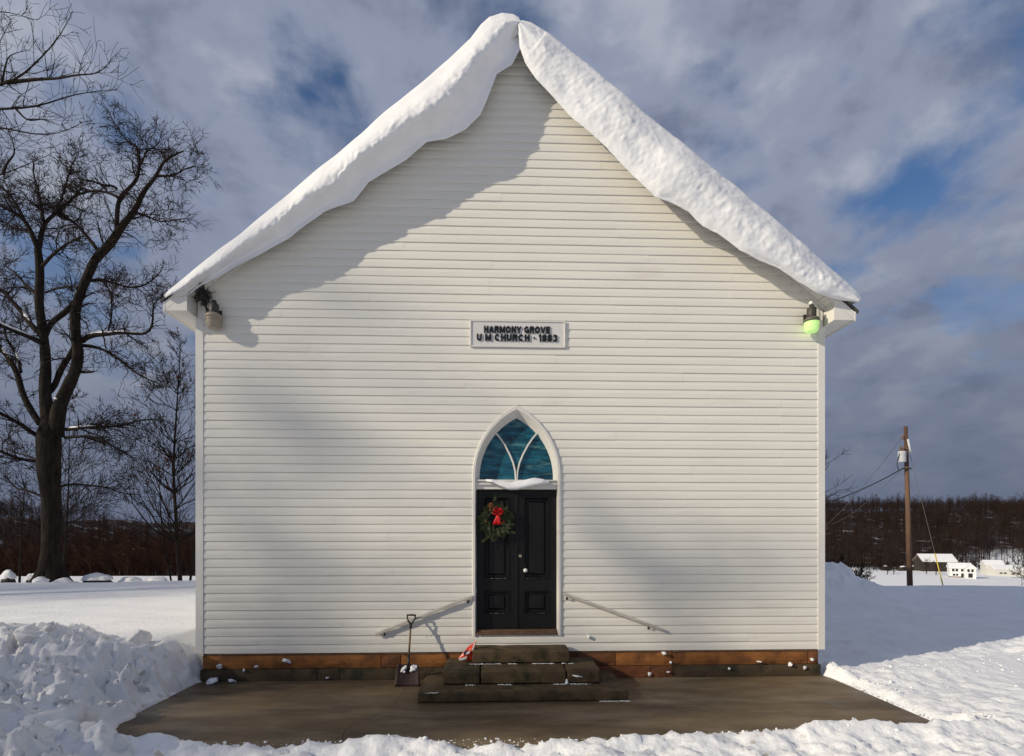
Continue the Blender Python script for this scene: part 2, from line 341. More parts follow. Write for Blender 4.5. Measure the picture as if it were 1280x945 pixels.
def ground_z(x, y):
    x = np.asarray(x, float); y = np.asarray(y, float)
    z = terrain(x, y)
    e = np.maximum(np.maximum(pad_front(x)-y, x-PADX1), PADX0-x)             # distance outside the pad
    rag = 0.10*fbm(x*2.2, y*2.2, 4, 21)+0.05*fbm(x*8, y*8, 3, 22)
    rim = sst(-0.02, 0.26, e+rag*(0.4+1.1*sst(4.72, 4.3, x)))
    inchurch = (np.abs(x) < 4.72) & (y > -0.02)
    rim = np.where(inchurch, 0, rim)
    nearf = sst(26, 8, np.hypot(x, y+2))
    # ploughed and trampled: front strip and right side
    tr = nearf*sst(-6.2, -4.6, x)
    f1, f2, idv = worley(x*3.2, y*3.2, 31)
    g1, g2, idg = worley(x*7.5+3, y*7.5, 37)
    front = sst(0.25, -0.05, y-pad_front(np.clip(x, -20, 4.6)))
    k1, k2, idk = worley(x*15+3, y*15, 39)
    lump = (0.055*fbm(x*1.3, y*1.3, 4, 41)+0.075*(0.45-f1)*idv+0.055*(0.4-g1)*idg+0.030*(0.4-k1)*idk+0.03*fbm(x*13, y*13, 3, 43))
    amp = 0.16+1.0*np.maximum(front*sst(11, 8, np.abs(x)), 0.70*sst(8.2, 4.6, x)*sst(3.0, -0.5, y)*sst(4.2, 4.8, x))
    ridge = 0.09*np.exp(-((e-0.20)/0.16)**2)*np.where(y < 0.3, 1, 0)*(0.25+0.75*front)*(0.55+0.9*np.clip(fbm(x*1.9, y*1.9, 3, 47)+.3, 0, 1))
    # ragged ploughed edge on the right, running away from the church corner
    s = (y+0.6)-(x-4.8)*0.33
    berm = 0.10*np.exp(-(s/0.30)**2)*sst(5.0, 6.2, x)*sst(14, 10, x)
    # faint tyre ruts beyond it
    ruts = 0.018*np.sin((y-0.25*x)*4.4)*sst(4.9, 6, x)*sst(0.2, 1.5, y)*sst(12, 9, y)
    z = z+rim*(0.055+tr*(lump*amp*1.3+berm+ruts)+ridge)+(1-rim)*(-0.045)
    # crusted drifts of the field on the left
    z = z+0.022*fbm(x*0.5, y*2.2, 3, 51)*sst(-4.9, -6, x)*sst(0.0, 2.0, y)*nearf
    # snow drift heaped past the church's right rear
    z = z+1.25*np.exp(-(((x-9.6)/1.75)**2+((y-8.7)/2.2)**2))*(1+0.35*fbm(x*1.6, y*1.6, 4, 61))+0.30*np.exp(-(((x-12.2)/1.7)**2+((y-9.6)/1.6)**2))
    z = z+(0.050*fbm(x*3.1, y*3.1, 4, 62)+0.034*fbm(x*8, y*8, 3, 67)+0.18*np.clip(fbm(x*1.1, y*1.1, 4, 64)-.15, 0, 1)+0.035*(.5-g1)*idg*np.clip(fbm(x*.7, y*.7, 2, 68)*2, 0, 1))*sst(4.9, 5.6, x)*sst(0, 1.5, y)*nearf
    z = z+(0.30*fbm(x*2.5, y*2.5, 4, 63)+0.14*fbm(x*5, y*5, 3, 66))*np.exp(-(((x-9.8)/2.6)**2+((y-8.7)/2.6)**2))
    z = z+0.20*np.exp(-(((x-4.84)/0.13)**2+((y-0.05)/0.30)**2))*(0.8+0.6*fbm(x*5, y*5, 3, 65))
    # low ploughed berm at the drop-off
    z = z+0.10*np.exp(-((y-11.6)/0.9)**2)*sst(11, 13, x)
    return z
def gz(x, y): return float(ground_z(np.array([x]), np.array([y]))[0])
def axis(fine0, fine1, step, lo, hi, g=1.09):
    a = list(np.arange(fine0, fine1+1e-6, step)); s = step
    while a[-1] < hi: s *= g; a.append(a[-1]+s)
    b = []; c = fine0; s = step
    while c > lo: s *= g; c -= s; b.append(c)
    return np.array(b[::-1]+a)
gx = axis(-10.5, 14.5, 0.060, -900, 900, 1.075); gy = axis(-3.6, 2.0, 0.045, -500, 1300, 1.024)
GX, GY = np.meshgrid(gx, gy); GZ = ground_z(GX, GY)
nx, ny = len(gx), len(gy)
idx = np.arange(nx*ny).reshape(ny, nx)
F = np.stack([idx[:-1, :-1], idx[:-1, 1:], idx[1:, 1:], idx[1:, :-1]], -1).reshape(-1, 4)
ground = npmesh('snowy_ground', np.stack([GX, GY, GZ], -1).reshape(-1, 3), F, M['ground'], None, True)
tag(ground, 'snow covered churchyard falling away to a white valley', kind='structure')
def forest_mask(x, y):
    r = sst(232, 262, y+14*fbm(x*0.02, y*0.02, 3, 71)-44*sst(.80, .90, x/(y+8)))*sst(-170, -20, x)
    l = sst(64, 84, y+8*fbm(x*0.03, y*0.03, 3, 73))*sst(40, -10, x)
    return np.maximum(r, l)
fa = ground.data.attributes.new('forest', 'FLOAT', 'POINT'); fa.data.foreach_set('value', forest_mask(GX, GY).ravel().astype(np.float32))
dirt = sst(9.5, 6.5, GX)*sst(1.5, -0.5, GY)*sst(-8, -5, GX)*sst(-9, -5, GY)*(0.25+0.75*np.clip(fbm(GX*0.8, GY*0.8, 3, 81)*1.5, 0, 1))
da = ground.data.attributes.new('dirt', 'FLOAT', 'POINT'); da.data.foreach_set('value', dirt.ravel().astype(np.float32))

# the concrete pad: two slabs with a crack
def pad():
    n = 60
    rnd = random.Random(4)
    # the crack runs from the lowest step's left end to the front
    cr = [wp(490, 930, 0)]*0
    xs = [-1.60, -1.66, -1.72, -1.80, -1.93, -1.99, -1.95, -1.88]
    ys = [-1.14, -1.30, -1.48, -1.66, -1.86, -2.05, -2.28, -2.60]
    top = 0.0; w = 0.0025
    left = [(PADX0, 0.02), (-1.60-w, 0.02)]+[(x-w, y) for x, y in zip(xs, ys)]+[(PADX0, -2.60)]
    right = [(-1.60+w, 0.02), (PADX1, 0.02), (PADX1, -2.60)]+[(x+w, y) for x, y in reversed(list(zip(xs, ys)))]
    root = empty('concrete_pad', (0, -1.2, 0)); tag(root, 'wet brown concrete pad in front of the church', kind='structure')
    for poly in (left, right):
        k = len(poly)
        v = [(x, y, top) for x, y in poly]+[(x, y, -0.12) for x, y in poly]
        f = [tuple(range(k)), tuple(range(2*k-1, k-1, -1))]+[(i, i+k, (i+1) % k+k, (i+1) % k) for i in range(k)]
        o = mesh('concrete_slab', v, f, M['wet_concrete'], root)
        bm = bmesh.new(); bm.from_mesh(o.data); bmesh.ops.recalc_face_normals(bm, faces=bm.faces); bm.to_mesh(o.data); bm.free()
    m = MB().box(PADX0+.01, PADX1-.01, -2.58, 0.0, -0.16, -0.125).build('slab_bed', M['mortar'], root)
pad()

# ================================================================== CHURCH
WX = 4.70; APEX = 9.45; SL = 0.815; SZ0 = 0.404; PITCH = 0.1272; DEPTH = 14.0
OH = 0.24; EX = 5.03
def zs(x): return APEX-SL*abs(x)
church = empty('church', (0, 0, 0), 'white clapboard country church with snow laden gable roof and black double door', 'church')
def arch(hw, spring, apex, n=14):            # left side, from the spring up to the apex: (x,z)
    rise = apex-spring; c = (rise*rise-hw*hw)/(2*hw); r = hw+c; th = math.acos(c/r)
    return [(-(r*math.cos(th*i/n)-c), spring+r*math.sin(th*i/n)) for i in range(n+1)]
OUT = (0.663, 3.03, 4.088)
def arch_half(z, hw=OUT[0], spring=OUT[1], apex=OUT[2], base=0.655):
    if z < base or z >= apex: return 0.0
    if z <= spring: return hw
    rise = apex-spring; c = (rise*rise-hw*hw)/(2*hw); r = hw+c
    return max(0.0, math.sqrt(max(r*r-(z-spring)**2, 0))-c)
def gable_half(z, lim): return max(0.0, min(lim, (APEX-z)/SL))

# wall core behind the boards (a strip for every course, left open at the door)
core = MB()
nc = int((APEX-SZ0)/PITCH)+1
for i in range(nc):
    z0 = SZ0+i*PITCH; z1 = min(z0+PITCH, APEX-0.001)
    g0, g1 = gable_half(z0, WX-.004), gable_half(z1, WX-.004); a0, a1 = max(arch_half(z0+.002)-.03, 0), max(arch_half(z1-.002)-.03, 0)
    segs = [(-g0, g0, -g1, g1)] if (a0 <= 0 and a1 <= 0) else [(-g0, -a0, -g1, -a1), (a0, g0, a1, g1)]
    for (xa, xb, xc, xd) in segs:
        core.add([(xa, .004, z0), (xb, .004, z0), (xd, .004, z1), (xc, .004, z1), (xa, .16, z0), (xb, .16, z0), (xd, .16, z1), (xc, .16, z1)],
                 [(0, 1, 2, 3), (7, 6, 5, 4), (0, 4, 5, 1), (3, 2, 6, 7), (0, 3, 7, 4), (1, 5, 6, 2)])
front_wall = core.build('front_wall', M['sidewall'], church)

rs = random.Random(11)
def clap(xa0, xb0, xa1, xb1, z0, z1, dy):
    n = max(2, int((xb0-xa0)/0.35)); v = []; f = []
    for i in range(n+1):
        t = i/n; x0 = xa0+(xb0-xa0)*t; x1 = xa1+(xb1-xa1)*t
        w = 0.0026*mn.noise(Vector((x0*1.7, z0*6.1, 3.3))); wz = 0.0028*mn.noise(Vector((x0*0.9, z0*3.7, 9.1)))
        v += [(x0, 0.0035+dy, z0+wz), (x0, -0.0165+dy+w, z0+wz), (x0, -0.0175+dy+w, z0+0.006+wz), (0.5*(x0+x1), -0.0155+dy-w*.7, z0*.46+z1*.54), (x1, -0.003+dy+w*.5, z1+0.004+wz), (x1, 0.0035+dy, z1+0.004+wz)]
    for i in range(n):
        a = i*6; b = a+6
        f += [(a+j, b+j, b+j+1, a+j+1) for j in range(5)]+[(a+5, b+5, b, a)]
    f += [tuple(range(6)), tuple(n*6+5-j for j in range(6))]
    me = bpy.data.meshes.new('clapboard'); me.from_pydata(v, [], f); return link('clapboard', me, front_wall, M['siding'])
LIM = 4.615
joint = 0.0
for i in range(nc):
    z0 = SZ0+i*PITCH; z1 = min(z0+PITCH, APEX-0.004)
    if z1-z0 < 0.03: continue
    if i % 2 == 0: joint = rs.uniform(-1.8, 1.8)
    g0, g1 = gable_half(z0, LIM), gable_half(z1, LIM); a0, a1 = arch_half(z0+.002), arch_half(z1-.002)
    if a0 > 0: a0 -= .02; a1 = max(a1-.02, 0)
    segs = [(-g0, g0, -g1, g1)] if a0 <= 0 else [(-g0, -a0, -g1, -a1), (a0, g0, a1, g1)]
    for (xa, xb, xc, xd) in segs:
        cuts = [joint+k*3.66 for k in (-2, -1, 0, 1, 2)]
        cuts = [c for c in cuts if max(xa, xc)+0.25 < c < min(xb, xd)-0.25]
        L0 = [xa]+cuts; L1 = [xc]+cuts
        for k in range(len(L0)):
            e0 = cuts[k]+0.02 if k < len(cuts) else xb; e1 = cuts[k]+0.02 if k < len(cuts) else xd
            clap(L0[k], e0, L1[k], e1, z0, z1, -0.0018*((k+i) % 2)-0.0006*rs.random())

# corner boards, base trim
for s in (-1, 1):
    m = MB(); x0, x1 = sorted((s*4.602, s*(WX+.012)))
    m.box(x0, x1, -0.026, 0.003, SZ0-.006, zs(WX)-0.30)
    xa, xb = sorted((s*(WX+.012-.028), s*(WX+.012))); m.box(xa, xb, 0.003, 0.11, SZ0-.006, zs(WX)-.30)
    m.build('corner_board', M['trim'], church, bevel=.003)
MB().box(-4.602, 4.602, -0.009, 0.02, SZ0-0.028, SZ0-.001).build('drip_strip', M['threshold'], church)
# side and rear walls
for s in (-1, 1):
    m = MB(); x0, x1 = sorted((s*(WX-.15), s*WX)); m.box(x0, x1, 0.161, DEPTH, 0.0, zs(WX)-0.04)
    k = int((zs(WX)-.3-SZ0)/PITCH)
    for i in range(k):
        z0 = SZ0+i*PITCH
        m.add([(s*WX, .112, z0), (s*(WX+.014), .112, z0), (s*(WX+.002), .112, z0+PITCH), (s*WX, DEPTH, z0), (s*(WX+.014), DEPTH, z0), (s*(WX+.002), DEPTH, z0+PITCH)],
              [(0, 1, 2), (5, 4, 3), (0, 3, 4, 1), (1, 4, 5, 2)])
    m.build('side_wall', M['sidewall'], church)
MB().prism([(-WX, 0), (WX, 0), (WX, zs(WX)-.04), (0, APEX-.04), (-WX, zs(WX)-.04)], DEPTH+.002, DEPTH+.12).build('rear_wall', M['sidewall'], church)

# foundation: core and stones
found = MB().box(-4.60, 4.60, 0.03, 0.30, -0.1, SZ0-.03).build('foundation', M['mortar'], church)
def stone(x0, x1, yf, z0, z1, m, sd):
    rr = random.Random(sd); nxs = max(3, int((x1-x0)/.12)); nzs = 3; v = []; f = []
    for j in range(nzs+1):
        for i in range(nxs+1):
            x = x0+(x1-x0)*i/nxs; z = z0+(z1-z0)*j/nzs; ed = (i in (0, nxs)) or (j in (0, nzs))
            y = yf+(0.012 if ed else 0)+0.006*mn.noise(Vector((x*5, z*9, sd)))
            v.append((x, y, z+(0.004*mn.noise(Vector((x*3, sd, 1)))) * (1 if ed else 0)))
    W = nxs+1
    for j in range(nzs):
        for i in range(nxs): f.append((j*W+i, j*W+i+1, (j+1)*W+i+1, (j+1)*W+i))
    b = len(v); v += [(x0, yf+.15, z0), (x1, yf+.15, z0), (x1, yf+.15, z1), (x0, yf+.15, z1)]
    f += [tuple(range(W-1, -1, -1))+(b, b+1), tuple(nzs*W+i for i in range(W))+(b+2, b+3),
          tuple(j*W for j in range(nzs+1))+(b+3, b), tuple(j*W+nxs for j in range(nzs, -1, -1))+(b+1, b+2), (b+3, b+2, b+1, b)]
    return mesh('foundation_stone', v, f, m, found)
up_cuts = [-4.625, -2.02, -1.73, -0.78, 0.9, 1.49, 2.36, 4.46, 4.625]
up_m = ['orange_stone', 'brown_stone', 'orange_stone', 'brown_stone', 'brown_stone', 'orange_stone', 'orange_stone', 'brown_stone']
for k in range(len(up_cuts)-1):
    stone(up_cuts[k]+.006, up_cuts[k+1]-.006, -0.012, 0.178, SZ0-.034, M[up_m[k]], k+1)
lo_cuts = [-4.645, -2.95, -2.62, -1.25, 0.5, 2.02, 2.36, 4.645]
for k in range(len(lo_cuts)-1):
    stone(lo_cuts[k]+.005, lo_cuts[k+1]-.005, -0.045, -0.05, 0.170, M['brown_stone' if lo_cuts[k] in (0.5, 2.02) else 'dark_stone'], k+21)

# roof: deck, shingle edge, rake boards, soffit slats, boxed eaves
roof = MB().prism([(-EX, zs(EX)+.03), (0, APEX+.03), (EX, zs(EX)+.03), (EX+.03, zs(EX)+.14), (0, APEX+.19), (-EX-.03, zs(EX)+.14)], -OH+.022, DEPTH+.3).build('roof', M['shingle'], church)
for s in (-1, 1):
    poly = [(s*EX, zs(EX)-.005), (s*.001, APEX-.005), (s*.001, APEX+.165), (s*EX, zs(EX)+.115)]
    MB().prism(poly if s < 0 else poly[::-1], -OH, -OH+.02).build('rake_board', M['trim'], roof)
    poly = [(s*(EX+.045), zs(EX)+.100), (s*.001, APEX+.165), (s*.001, APEX+.195), (s*(EX+.045), zs(EX)+.135)]
    MB().prism(poly if s < 0 else poly[::-1], -OH-.02, -OH+.021).build('drip_edge', M['shingle'], roof)
    ln = EX; n = 34; du = ln/n
    for k in range(n):                      # soffit slats between wall and rake board
        u0 = k*du+.0035; u1 = (k+1)*du-.0035
        v = [(s*u0, -OH+.02, zs(u0)), (s*u1, -OH+.02, zs(u1)), (s*u1, -.001, zs(u1)), (s*u0, -.001, zs(u0))]
        v = v+[(x, y, z+.012) for x, y, z in v]
        mesh('soffit_slat', v, [(0, 1, 2, 3), (7, 6, 5, 4), (0, 4, 5, 1), (1, 5, 6, 2), (2, 6, 7, 3), (3, 7, 4, 0)], M['soffit'], roof)
    a = (s*0.0, zs(0)); m = MB()
    v = []
    for u in (0.02, WX-.0):
        for (y, dz) in ((-.030, -.035), (-.001, -.035), (-.001, -.002), (-.030, -.002)): v.append((s*u, y-.012, zs(u)+dz))
    m.add(v, [(0, 1, 5, 4), (1, 2, 6, 5), (2, 3, 7, 6), (3, 0, 4, 7), (0, 3, 2, 1), (4, 5, 6, 7)]); m.build('rake_moulding', M['trim'], roof)
    # boxed eave running along the side, its front end forms the return
    zb = zs(EX)-.004
    poly = [(s*(EX-.01), zb), (s*(WX+.014), zb-.0), (s*(WX+.014), zs(WX+.014)-.004)]
    m = MB(); m.prism(poly[::-1] if s < 0 else poly, -OH+.001, DEPTH+.2); m.build('eave_box', M['trim'], roof)
    m = MB(); x0, x1 = sorted((s*(EX-.009), s*(EX+.012))); m.box(x0, x1, -OH-.004, DEPTH+.25, zb-.012, zb+.125); m.build('eave_fascia', M['trim'], roof)

# door casing (arched) with splayed reveal
def casing():
    n = 18
    def outline(hw, spring, apex):
        l = [(-hw, .645), (-hw, 1.4), (-hw, 2.2), (-hw, 2.80), (-hw, 2.96)]+arch(hw, spring, apex, n)
        r = [(-x, z) for x, z in l[::-1]]
        return l+r[1:]
    o = outline(*OUT); b = outline(.624, 3.03, 4.026); rv = outline(.555, 3.02, 3.915)
    for i, (x, z) in enumerate(rv):
        if i < 4 or i >= len(rv)-4: rv[i] = (math.copysign(.606, x), z)
    rings = [[(x, .0, z) for x, z in o], [(x, -.030, z) for x, z in o], [(x*0.988, -.040, z-.006) for x, z in o], [(x, -.040, z) for x, z in b], [(x*.99, -.030, z-.004) for x, z in b], [(x, .115, z) for x, z in rv], [(x*1.12, .12, z) for x, z in rv]]
    v = [p for r in rings for p in r]; k = len(o); f = []
    for j in range(len(rings)-1):
        f += [(j*k+i, j*k+i+1, (j+1)*k+i+1, (j+1)*k+i) for i in range(k-1)]
    c = mesh('door_casing', v, f, M['trim'], church)
    return c
cas = casing()
bm = bmesh.new(); bm.from_mesh(cas.data); bmesh.ops.recalc_face_normals(bm, faces=bm.faces); bm.to_mesh(cas.data); bm.free()
# transom bar and its ledge
m = MB(); m.box(-.606, .606, .02, .13, 2.835, 2.955); m.box(-.612, .612, -.012, .13, 2.90, 2.925); m.box(-.606, .606, -.02, .13, 2.955, 2.975)
m.build('transom_bar', M['trim'], church, bevel=.003)
# pointed window: stained panes and tracery
GYP = .108
def polymesh(name, pts, y0, y1, mt, parent):
    m = MB(); m.prism(pts, y0, y1); o = m.build(name, mt, parent)
    bm = bmesh.new(); bm.from_mesh(o.data); bmesh.ops.recalc_face_normals(bm, faces=bm.faces)
    bmesh.ops.triangulate(bm, faces=[f for f in bm.faces if len(f.verts) > 4]); bm.to_mesh(o.data); bm.free(); return o
win = polymesh('arched_window', [(-.57, 2.95)]+arch(.57, 3.02, 3.93, 12)+[(-x, z) for x, z in arch(.57, 3.02, 3.93, 12)[::-1][1:]]+[(.57, 2.95)], .150, .160, M['iron'], church)
bar = [(-.000, 2.965), (-.012, 3.12), (-.045, 3.25), (-.095, 3.37), (-.175, 3.52), (-.245, 3.62), (-.305, 3.69)]
AR = arch(.575, 3.02, 3.935, 16)
def on_arch_below(z): return [p for p in AR if p[1] < z]
lp = [(-.575, 2.955)]+on_arch_below(3.69)+bar[::-1]
polymesh('window_pane', lp, GYP, GYP+.008, M['stained_glass'], win)
polymesh('window_pane', [(-x, z) for x, z in lp[::-1]], GYP, GYP+.008, M['stained_glass'], win)
ctr = bar[1:]+[p for p in AR if p[1] > 3.70]
ctr = ctr+[(-x, z) for x, z in ctr[::-1][1:]]
polymesh('window_pane', ctr, GYP-.001, GYP+.007, M['stained_glass'], win)
for s in (1, -1):
    pts = [(s*x+(-.006*s), z) for x, z in bar]
    m = MB(); v = []; f = []
    for i, (x, z) in enumerate(pts):
        a = pts[max(i-1, 0)]; b = pts[min(i+1, len(pts)-1)]; tx, tz = b[0]-a[0], b[1]-a[1]; l = math.hypot(tx, tz); nx_, nz_ = -tz/l*.014, tx/l*.014
        v += [(x+nx_, .102, z+nz_), (x+nx_*.5, .072, z+nz_*.5), (x-nx_*.5, .072, z-nz_*.5), (x-nx_, .102, z-nz_)]
    for i in range(len(pts)-1): f += [(i*4+j, i*4+(j+1) % 4, i*4+4+(j+1) % 4, i*4+4+j) for j in range(4)]
    f += [(0, 1, 2, 3), tuple((len(pts)-1)*4+j for j in (3, 2, 1, 0))]
    m.add(v, f); o = m.build('tracery_bar', M['trim'], win)
    bm = bmesh.new(); bm.from_mesh(o.data); bmesh.ops.recalc_face_normals(bm, faces=bm.faces); bm.to_mesh(o.data); bm.free()

# door leaves: frame with openings, inset panels, mouldings
def leaf(x0, x1):
    zb, zt = .728, 2.838; y0, y1 = .075, .118
    st = .115; rails = [(zb, zb+.235), (1.30, 1.42+.07), (zt-.125, zt)]     # bottom, lock, top rails
    m = MB(); m.box(x0, x0+st, y0, y1, zb, zt); m.box(x1-st, x1, y0, y1, zb, zt)
    for a, b in rails: m.box(x0+st, x1-st, y0+.0012, y1, a, b)
    d = m.build('door', M['black_paint'], church)
    for (za, zc) in ((rails[0][1], rails[1][0]), (rails[1][1], rails[2][0])):
        xa, xb = x0+st, x1-st
        # raised-and-fielded panel
        def q(i, y): return [(xa+i, y, za+i), (xb-i, y, za+i), (xb-i, y, zc-i), (xa+i, y, zc-i)]
        v = q(0, y0+.03)+q(.05, y0+.03)+q(.075, y0+.014)
        f = [(0, 1, 5, 4), (1, 2, 6, 5), (2, 3, 7, 6), (3, 0, 4, 7), (4, 5, 9, 8), (5, 6, 10, 9), (6, 7, 11, 10), (7, 4, 8, 11), (8, 9, 10, 11)]
        mesh('door_panel', v, f, M['black_paint'], d)
        # bolection moulding around the panel
        def r4(i, y): return [(xa+i, y, za+i), (xb-i, y, za+i), (xb-i, y, zc-i), (xa+i, y, zc-i)]
        v = r4(-.010, y0-.001)+r4(-.006, y0-.013)+r4(.008, y0-.013)+r4(.026, y0+.028)
        f = []
        for k in range(3): f += [(k*4+j, k*4+(j+1) % 4, (k+1)*4+(j+1) % 4, (k+1)*4+j) for j in range(4)]
        mesh('panel_moulding', v, f, M['black_paint'], d)
        # chipped paint along the lower moulding
        rr = random.Random(int(za*100)+int(x0*10)); m = MB()
        for _ in range(7):
            cx = rr.uniform(xa+.02, xb-.05); w = rr.uniform(.012, .06)
            m.box(cx, min(cx+w, xb), y0-.0145, y0-.006, za-.004, za+.0055)
        m.build('chipped_paint', M['worn_paint'], d)
    return d
dl = leaf(-.603, -.003); dr = leaf(.003, .603)
MB().box(-.022, .022, .060, .0745, .73, 2.83).build('astragal', M['black_paint'], dl, bevel=.006)
k = wp(656.7, 713, .04); m = MB(); m.lathe([(.012, -.045), (.012, -.02), (.022, -.012), (.030, 0), (.031, .010), (.024, .022), (.008, .029)], (0, 0, 0), 18)
kv = [(k.x+x, k.y-z, k.z+y) for x, y, z in m.v]; mesh('door_knob', kv, m.f, M['porcelain'], dr, True)
k = wp(650.4, 695, .058); m = MB(); m.lathe([(.020, -.004), (.024, .0), (.022, .004), (.013, .005), (.010, -.002)], (0, 0, 0), 18)
mesh('door_lock', [(k.x+x, k.y-z, k.z+y) for x, y, z in m.v], m.f, M['brass'], dl, True)
m = MB(); m.box(-.606, .606, -.045, .13, .655, .690); m.box(-.606, .606, -.004, .13, .690, .722)
m.build('threshold', M['threshold'], church, bevel=.004)
# ================================================================== snow on the roof (two lofted masses curling over the rakes)
def loft(name, T, B, prof, e, label, sd, face):
    # T, B: traced upper and lower edge of the snow face; prof: (a-fraction, overhang, lower-edge overhang)
    def acoord(p): return p[0]*e[0]+p[1]*e[1]
    def resamp(P, a):
        A = [acoord(p) for p in P]; return np.interp(a, A, [p[0] for p in P]), np.interp(a, A, [p[1] for p in P])
    a0 = max(acoord(T[0]), acoord(B[0])); a1 = min(acoord(T[-1]), acoord(B[-1]))
    ns = 420; V = []
    back = [DEPTH+.25, 9, 5, 2.5, 1.2, .5, .15]
    SEG = 52
    for i in range(ns+1):
        t = i/ns; a = a0+(a1-a0)*t
        tx, ty = resamp(T, a); bx, by = resamp(B, a)
        p = np.interp(t, [q[0] for q in prof], [q[1] for q in prof]); pb = np.interp(t, [q[0] for q in prof], [q[2] for q in prof])
        p += .05*mn.noise(Vector((t*9, sd, 0)))*(1 if .06 < t < .94 else 0)
        tw = wp(tx, ty, -p*.45)
        row = [Vector((tw.x, y, tw.z+0.02*mn.noise(Vector((t*12, y*.8, sd))))) for y in back]
        # control points of the face: fraction from T to B, distance in front of the wall
        ctl = [(0.0, p*.45), (.12, p*.80), (.32, p*1.0), (.55, p*.98), (.78, p*.55+pb*.45), (.93, pb*.96), (1.0, pb*.86)] if e[0] < 0 else [(0.0, p*.45), (.12, p*.84), (.27, p*1.0), (.43, p*.97), (.62, p*.74), (.82, p*.54), (1.0, max(p*.42, .25))]
        pts = []
        for fr, yy in ctl: pts.append(wp(tx+(bx-tx)*fr, ty+(by-ty)*fr, -yy))
        end = wp(bx+(tx-bx)*.12, by+(ty-by)*.12, -min(.2, pb*.6)); pts.append(end)
        P = [row[-1]]+pts+[pts[-1]]
        # Catmull-Rom
        face_pts = []
        for k in range(1, len(P)-2):
            q0, q1, q2, q3 = P[k-1], P[k], P[k+1], P[k+2]
            for s in range(8):
                u = s/8; face_pts.append(.5*((2*q1)+(q2-q0)*u+(2*q0-5*q1+4*q2-q3)*u*u+(3*q1-q0-3*q2+q3)*u**3))
        face_pts.append(pts[-1])
        m_ = len(face_pts)
        end_f = min(1, min(t, 1-t)/.05)
        for j, q in enumerate(face_pts):
            fr = j/m_
            rough = face(fr)*end_f
            w = Vector((q.x, q.y, q.z))
            d = .024*mn.noise(w*2.2+Vector((sd, 0, 0)))+rough*(.014*mn.noise(w*6.5)+.009*mn.noise(w*17)+.020*max(0, mn.noise(w*11+Vector((5, 5, 5)))-.22)-.014*max(0, mn.noise(Vector((w.x*2.2+w.z*1.6, w.x*9-w.z*9, sd)))-.3))
            # a rough crease where the wind crust broke
            face_pts[j] = q+Vector((0, -1, .25))*d
        V += [tuple(v) for v in row]+[tuple(v) for v in face_pts]
        W = len(row)+len(face_pts)
    V = np.array(V); n = ns+1; idx = np.arange(n*W).reshape(n, W)
    F = np.stack([idx[:-1, :-1], idx[1:, :-1], idx[1:, 1:], idx[:-1, 1:]], -1).reshape(-1, 4)
    if e[0] < 0: F = F[:, ::-1]
    o = npmesh(name, V, F[:, ::-1], M['snow'], None, True)
    return tag(o, label, 'roof snow', 'snow slabs on the church roof')
TL = [(206, 371), (212, 363), (232, 347), (300, 293), (400, 210), (500, 126), (560, 75), (588, 49), (601, 31), (611, 21), (627, 16), (641, 18), (650, 23), (663, 34)]
BL = [(207, 373), (235, 369), (251, 358), (293, 335), (333, 314), (363, 298), (386, 279), (405, 265), (423, 258), (442, 251), (454, 237), (461, 228), (484, 214), (507, 200), (533, 179), (558, 174.5), (582, 163), (600, 144), (612, 116), (621, 93), (640, 81), (649, 63), (654, 46), (662, 38)]
TR = [(1076, 374), (1071, 366), (1060, 354), (1019, 319), (949, 257), (879, 199), (809, 143), (740, 84), (700, 54), (680, 39), (664, 29), (655, 27), (648, 27)]
BR = [(1073, 379), (1040, 373), (1019, 365), (996, 351), (972, 335), (926, 314), (898, 293), (879, 282), (861, 265), (837, 253), (819, 247), (800, 228), (772, 200), (749, 177), (716, 149), (693, 123), (670, 100), (656, 77), (649, 58), (647, 32)]
loft('roof_snow', TL, BL, [(0, .30, .28), (.1, .36, .30), (.35, .43, .28), (.55, .50, .30), (.72, .55, .32), (.82, .52, .32), (.92, .44, .30), (1, .28, .22)], (.754, -.657),
     'thick snow slab curling over the left rake of the church roof', 1.0, lambda f: math.exp(-((f-.36)/.13)**2)*1.5+.06)
loft('roof_snow', TR, BR, [(0, .34, .31), (.08, .42, .40), (.25, .52, .47), (.5, .50, .45), (.7, .40, .36), (.85, .33, .30), (1, .28, .26)], (-.754, -.657),
     'rough faced snow slab hanging over the right rake of the church roof', 7.0, lambda f: .45+.55*math.exp(-((f-.4)/.2)**2))
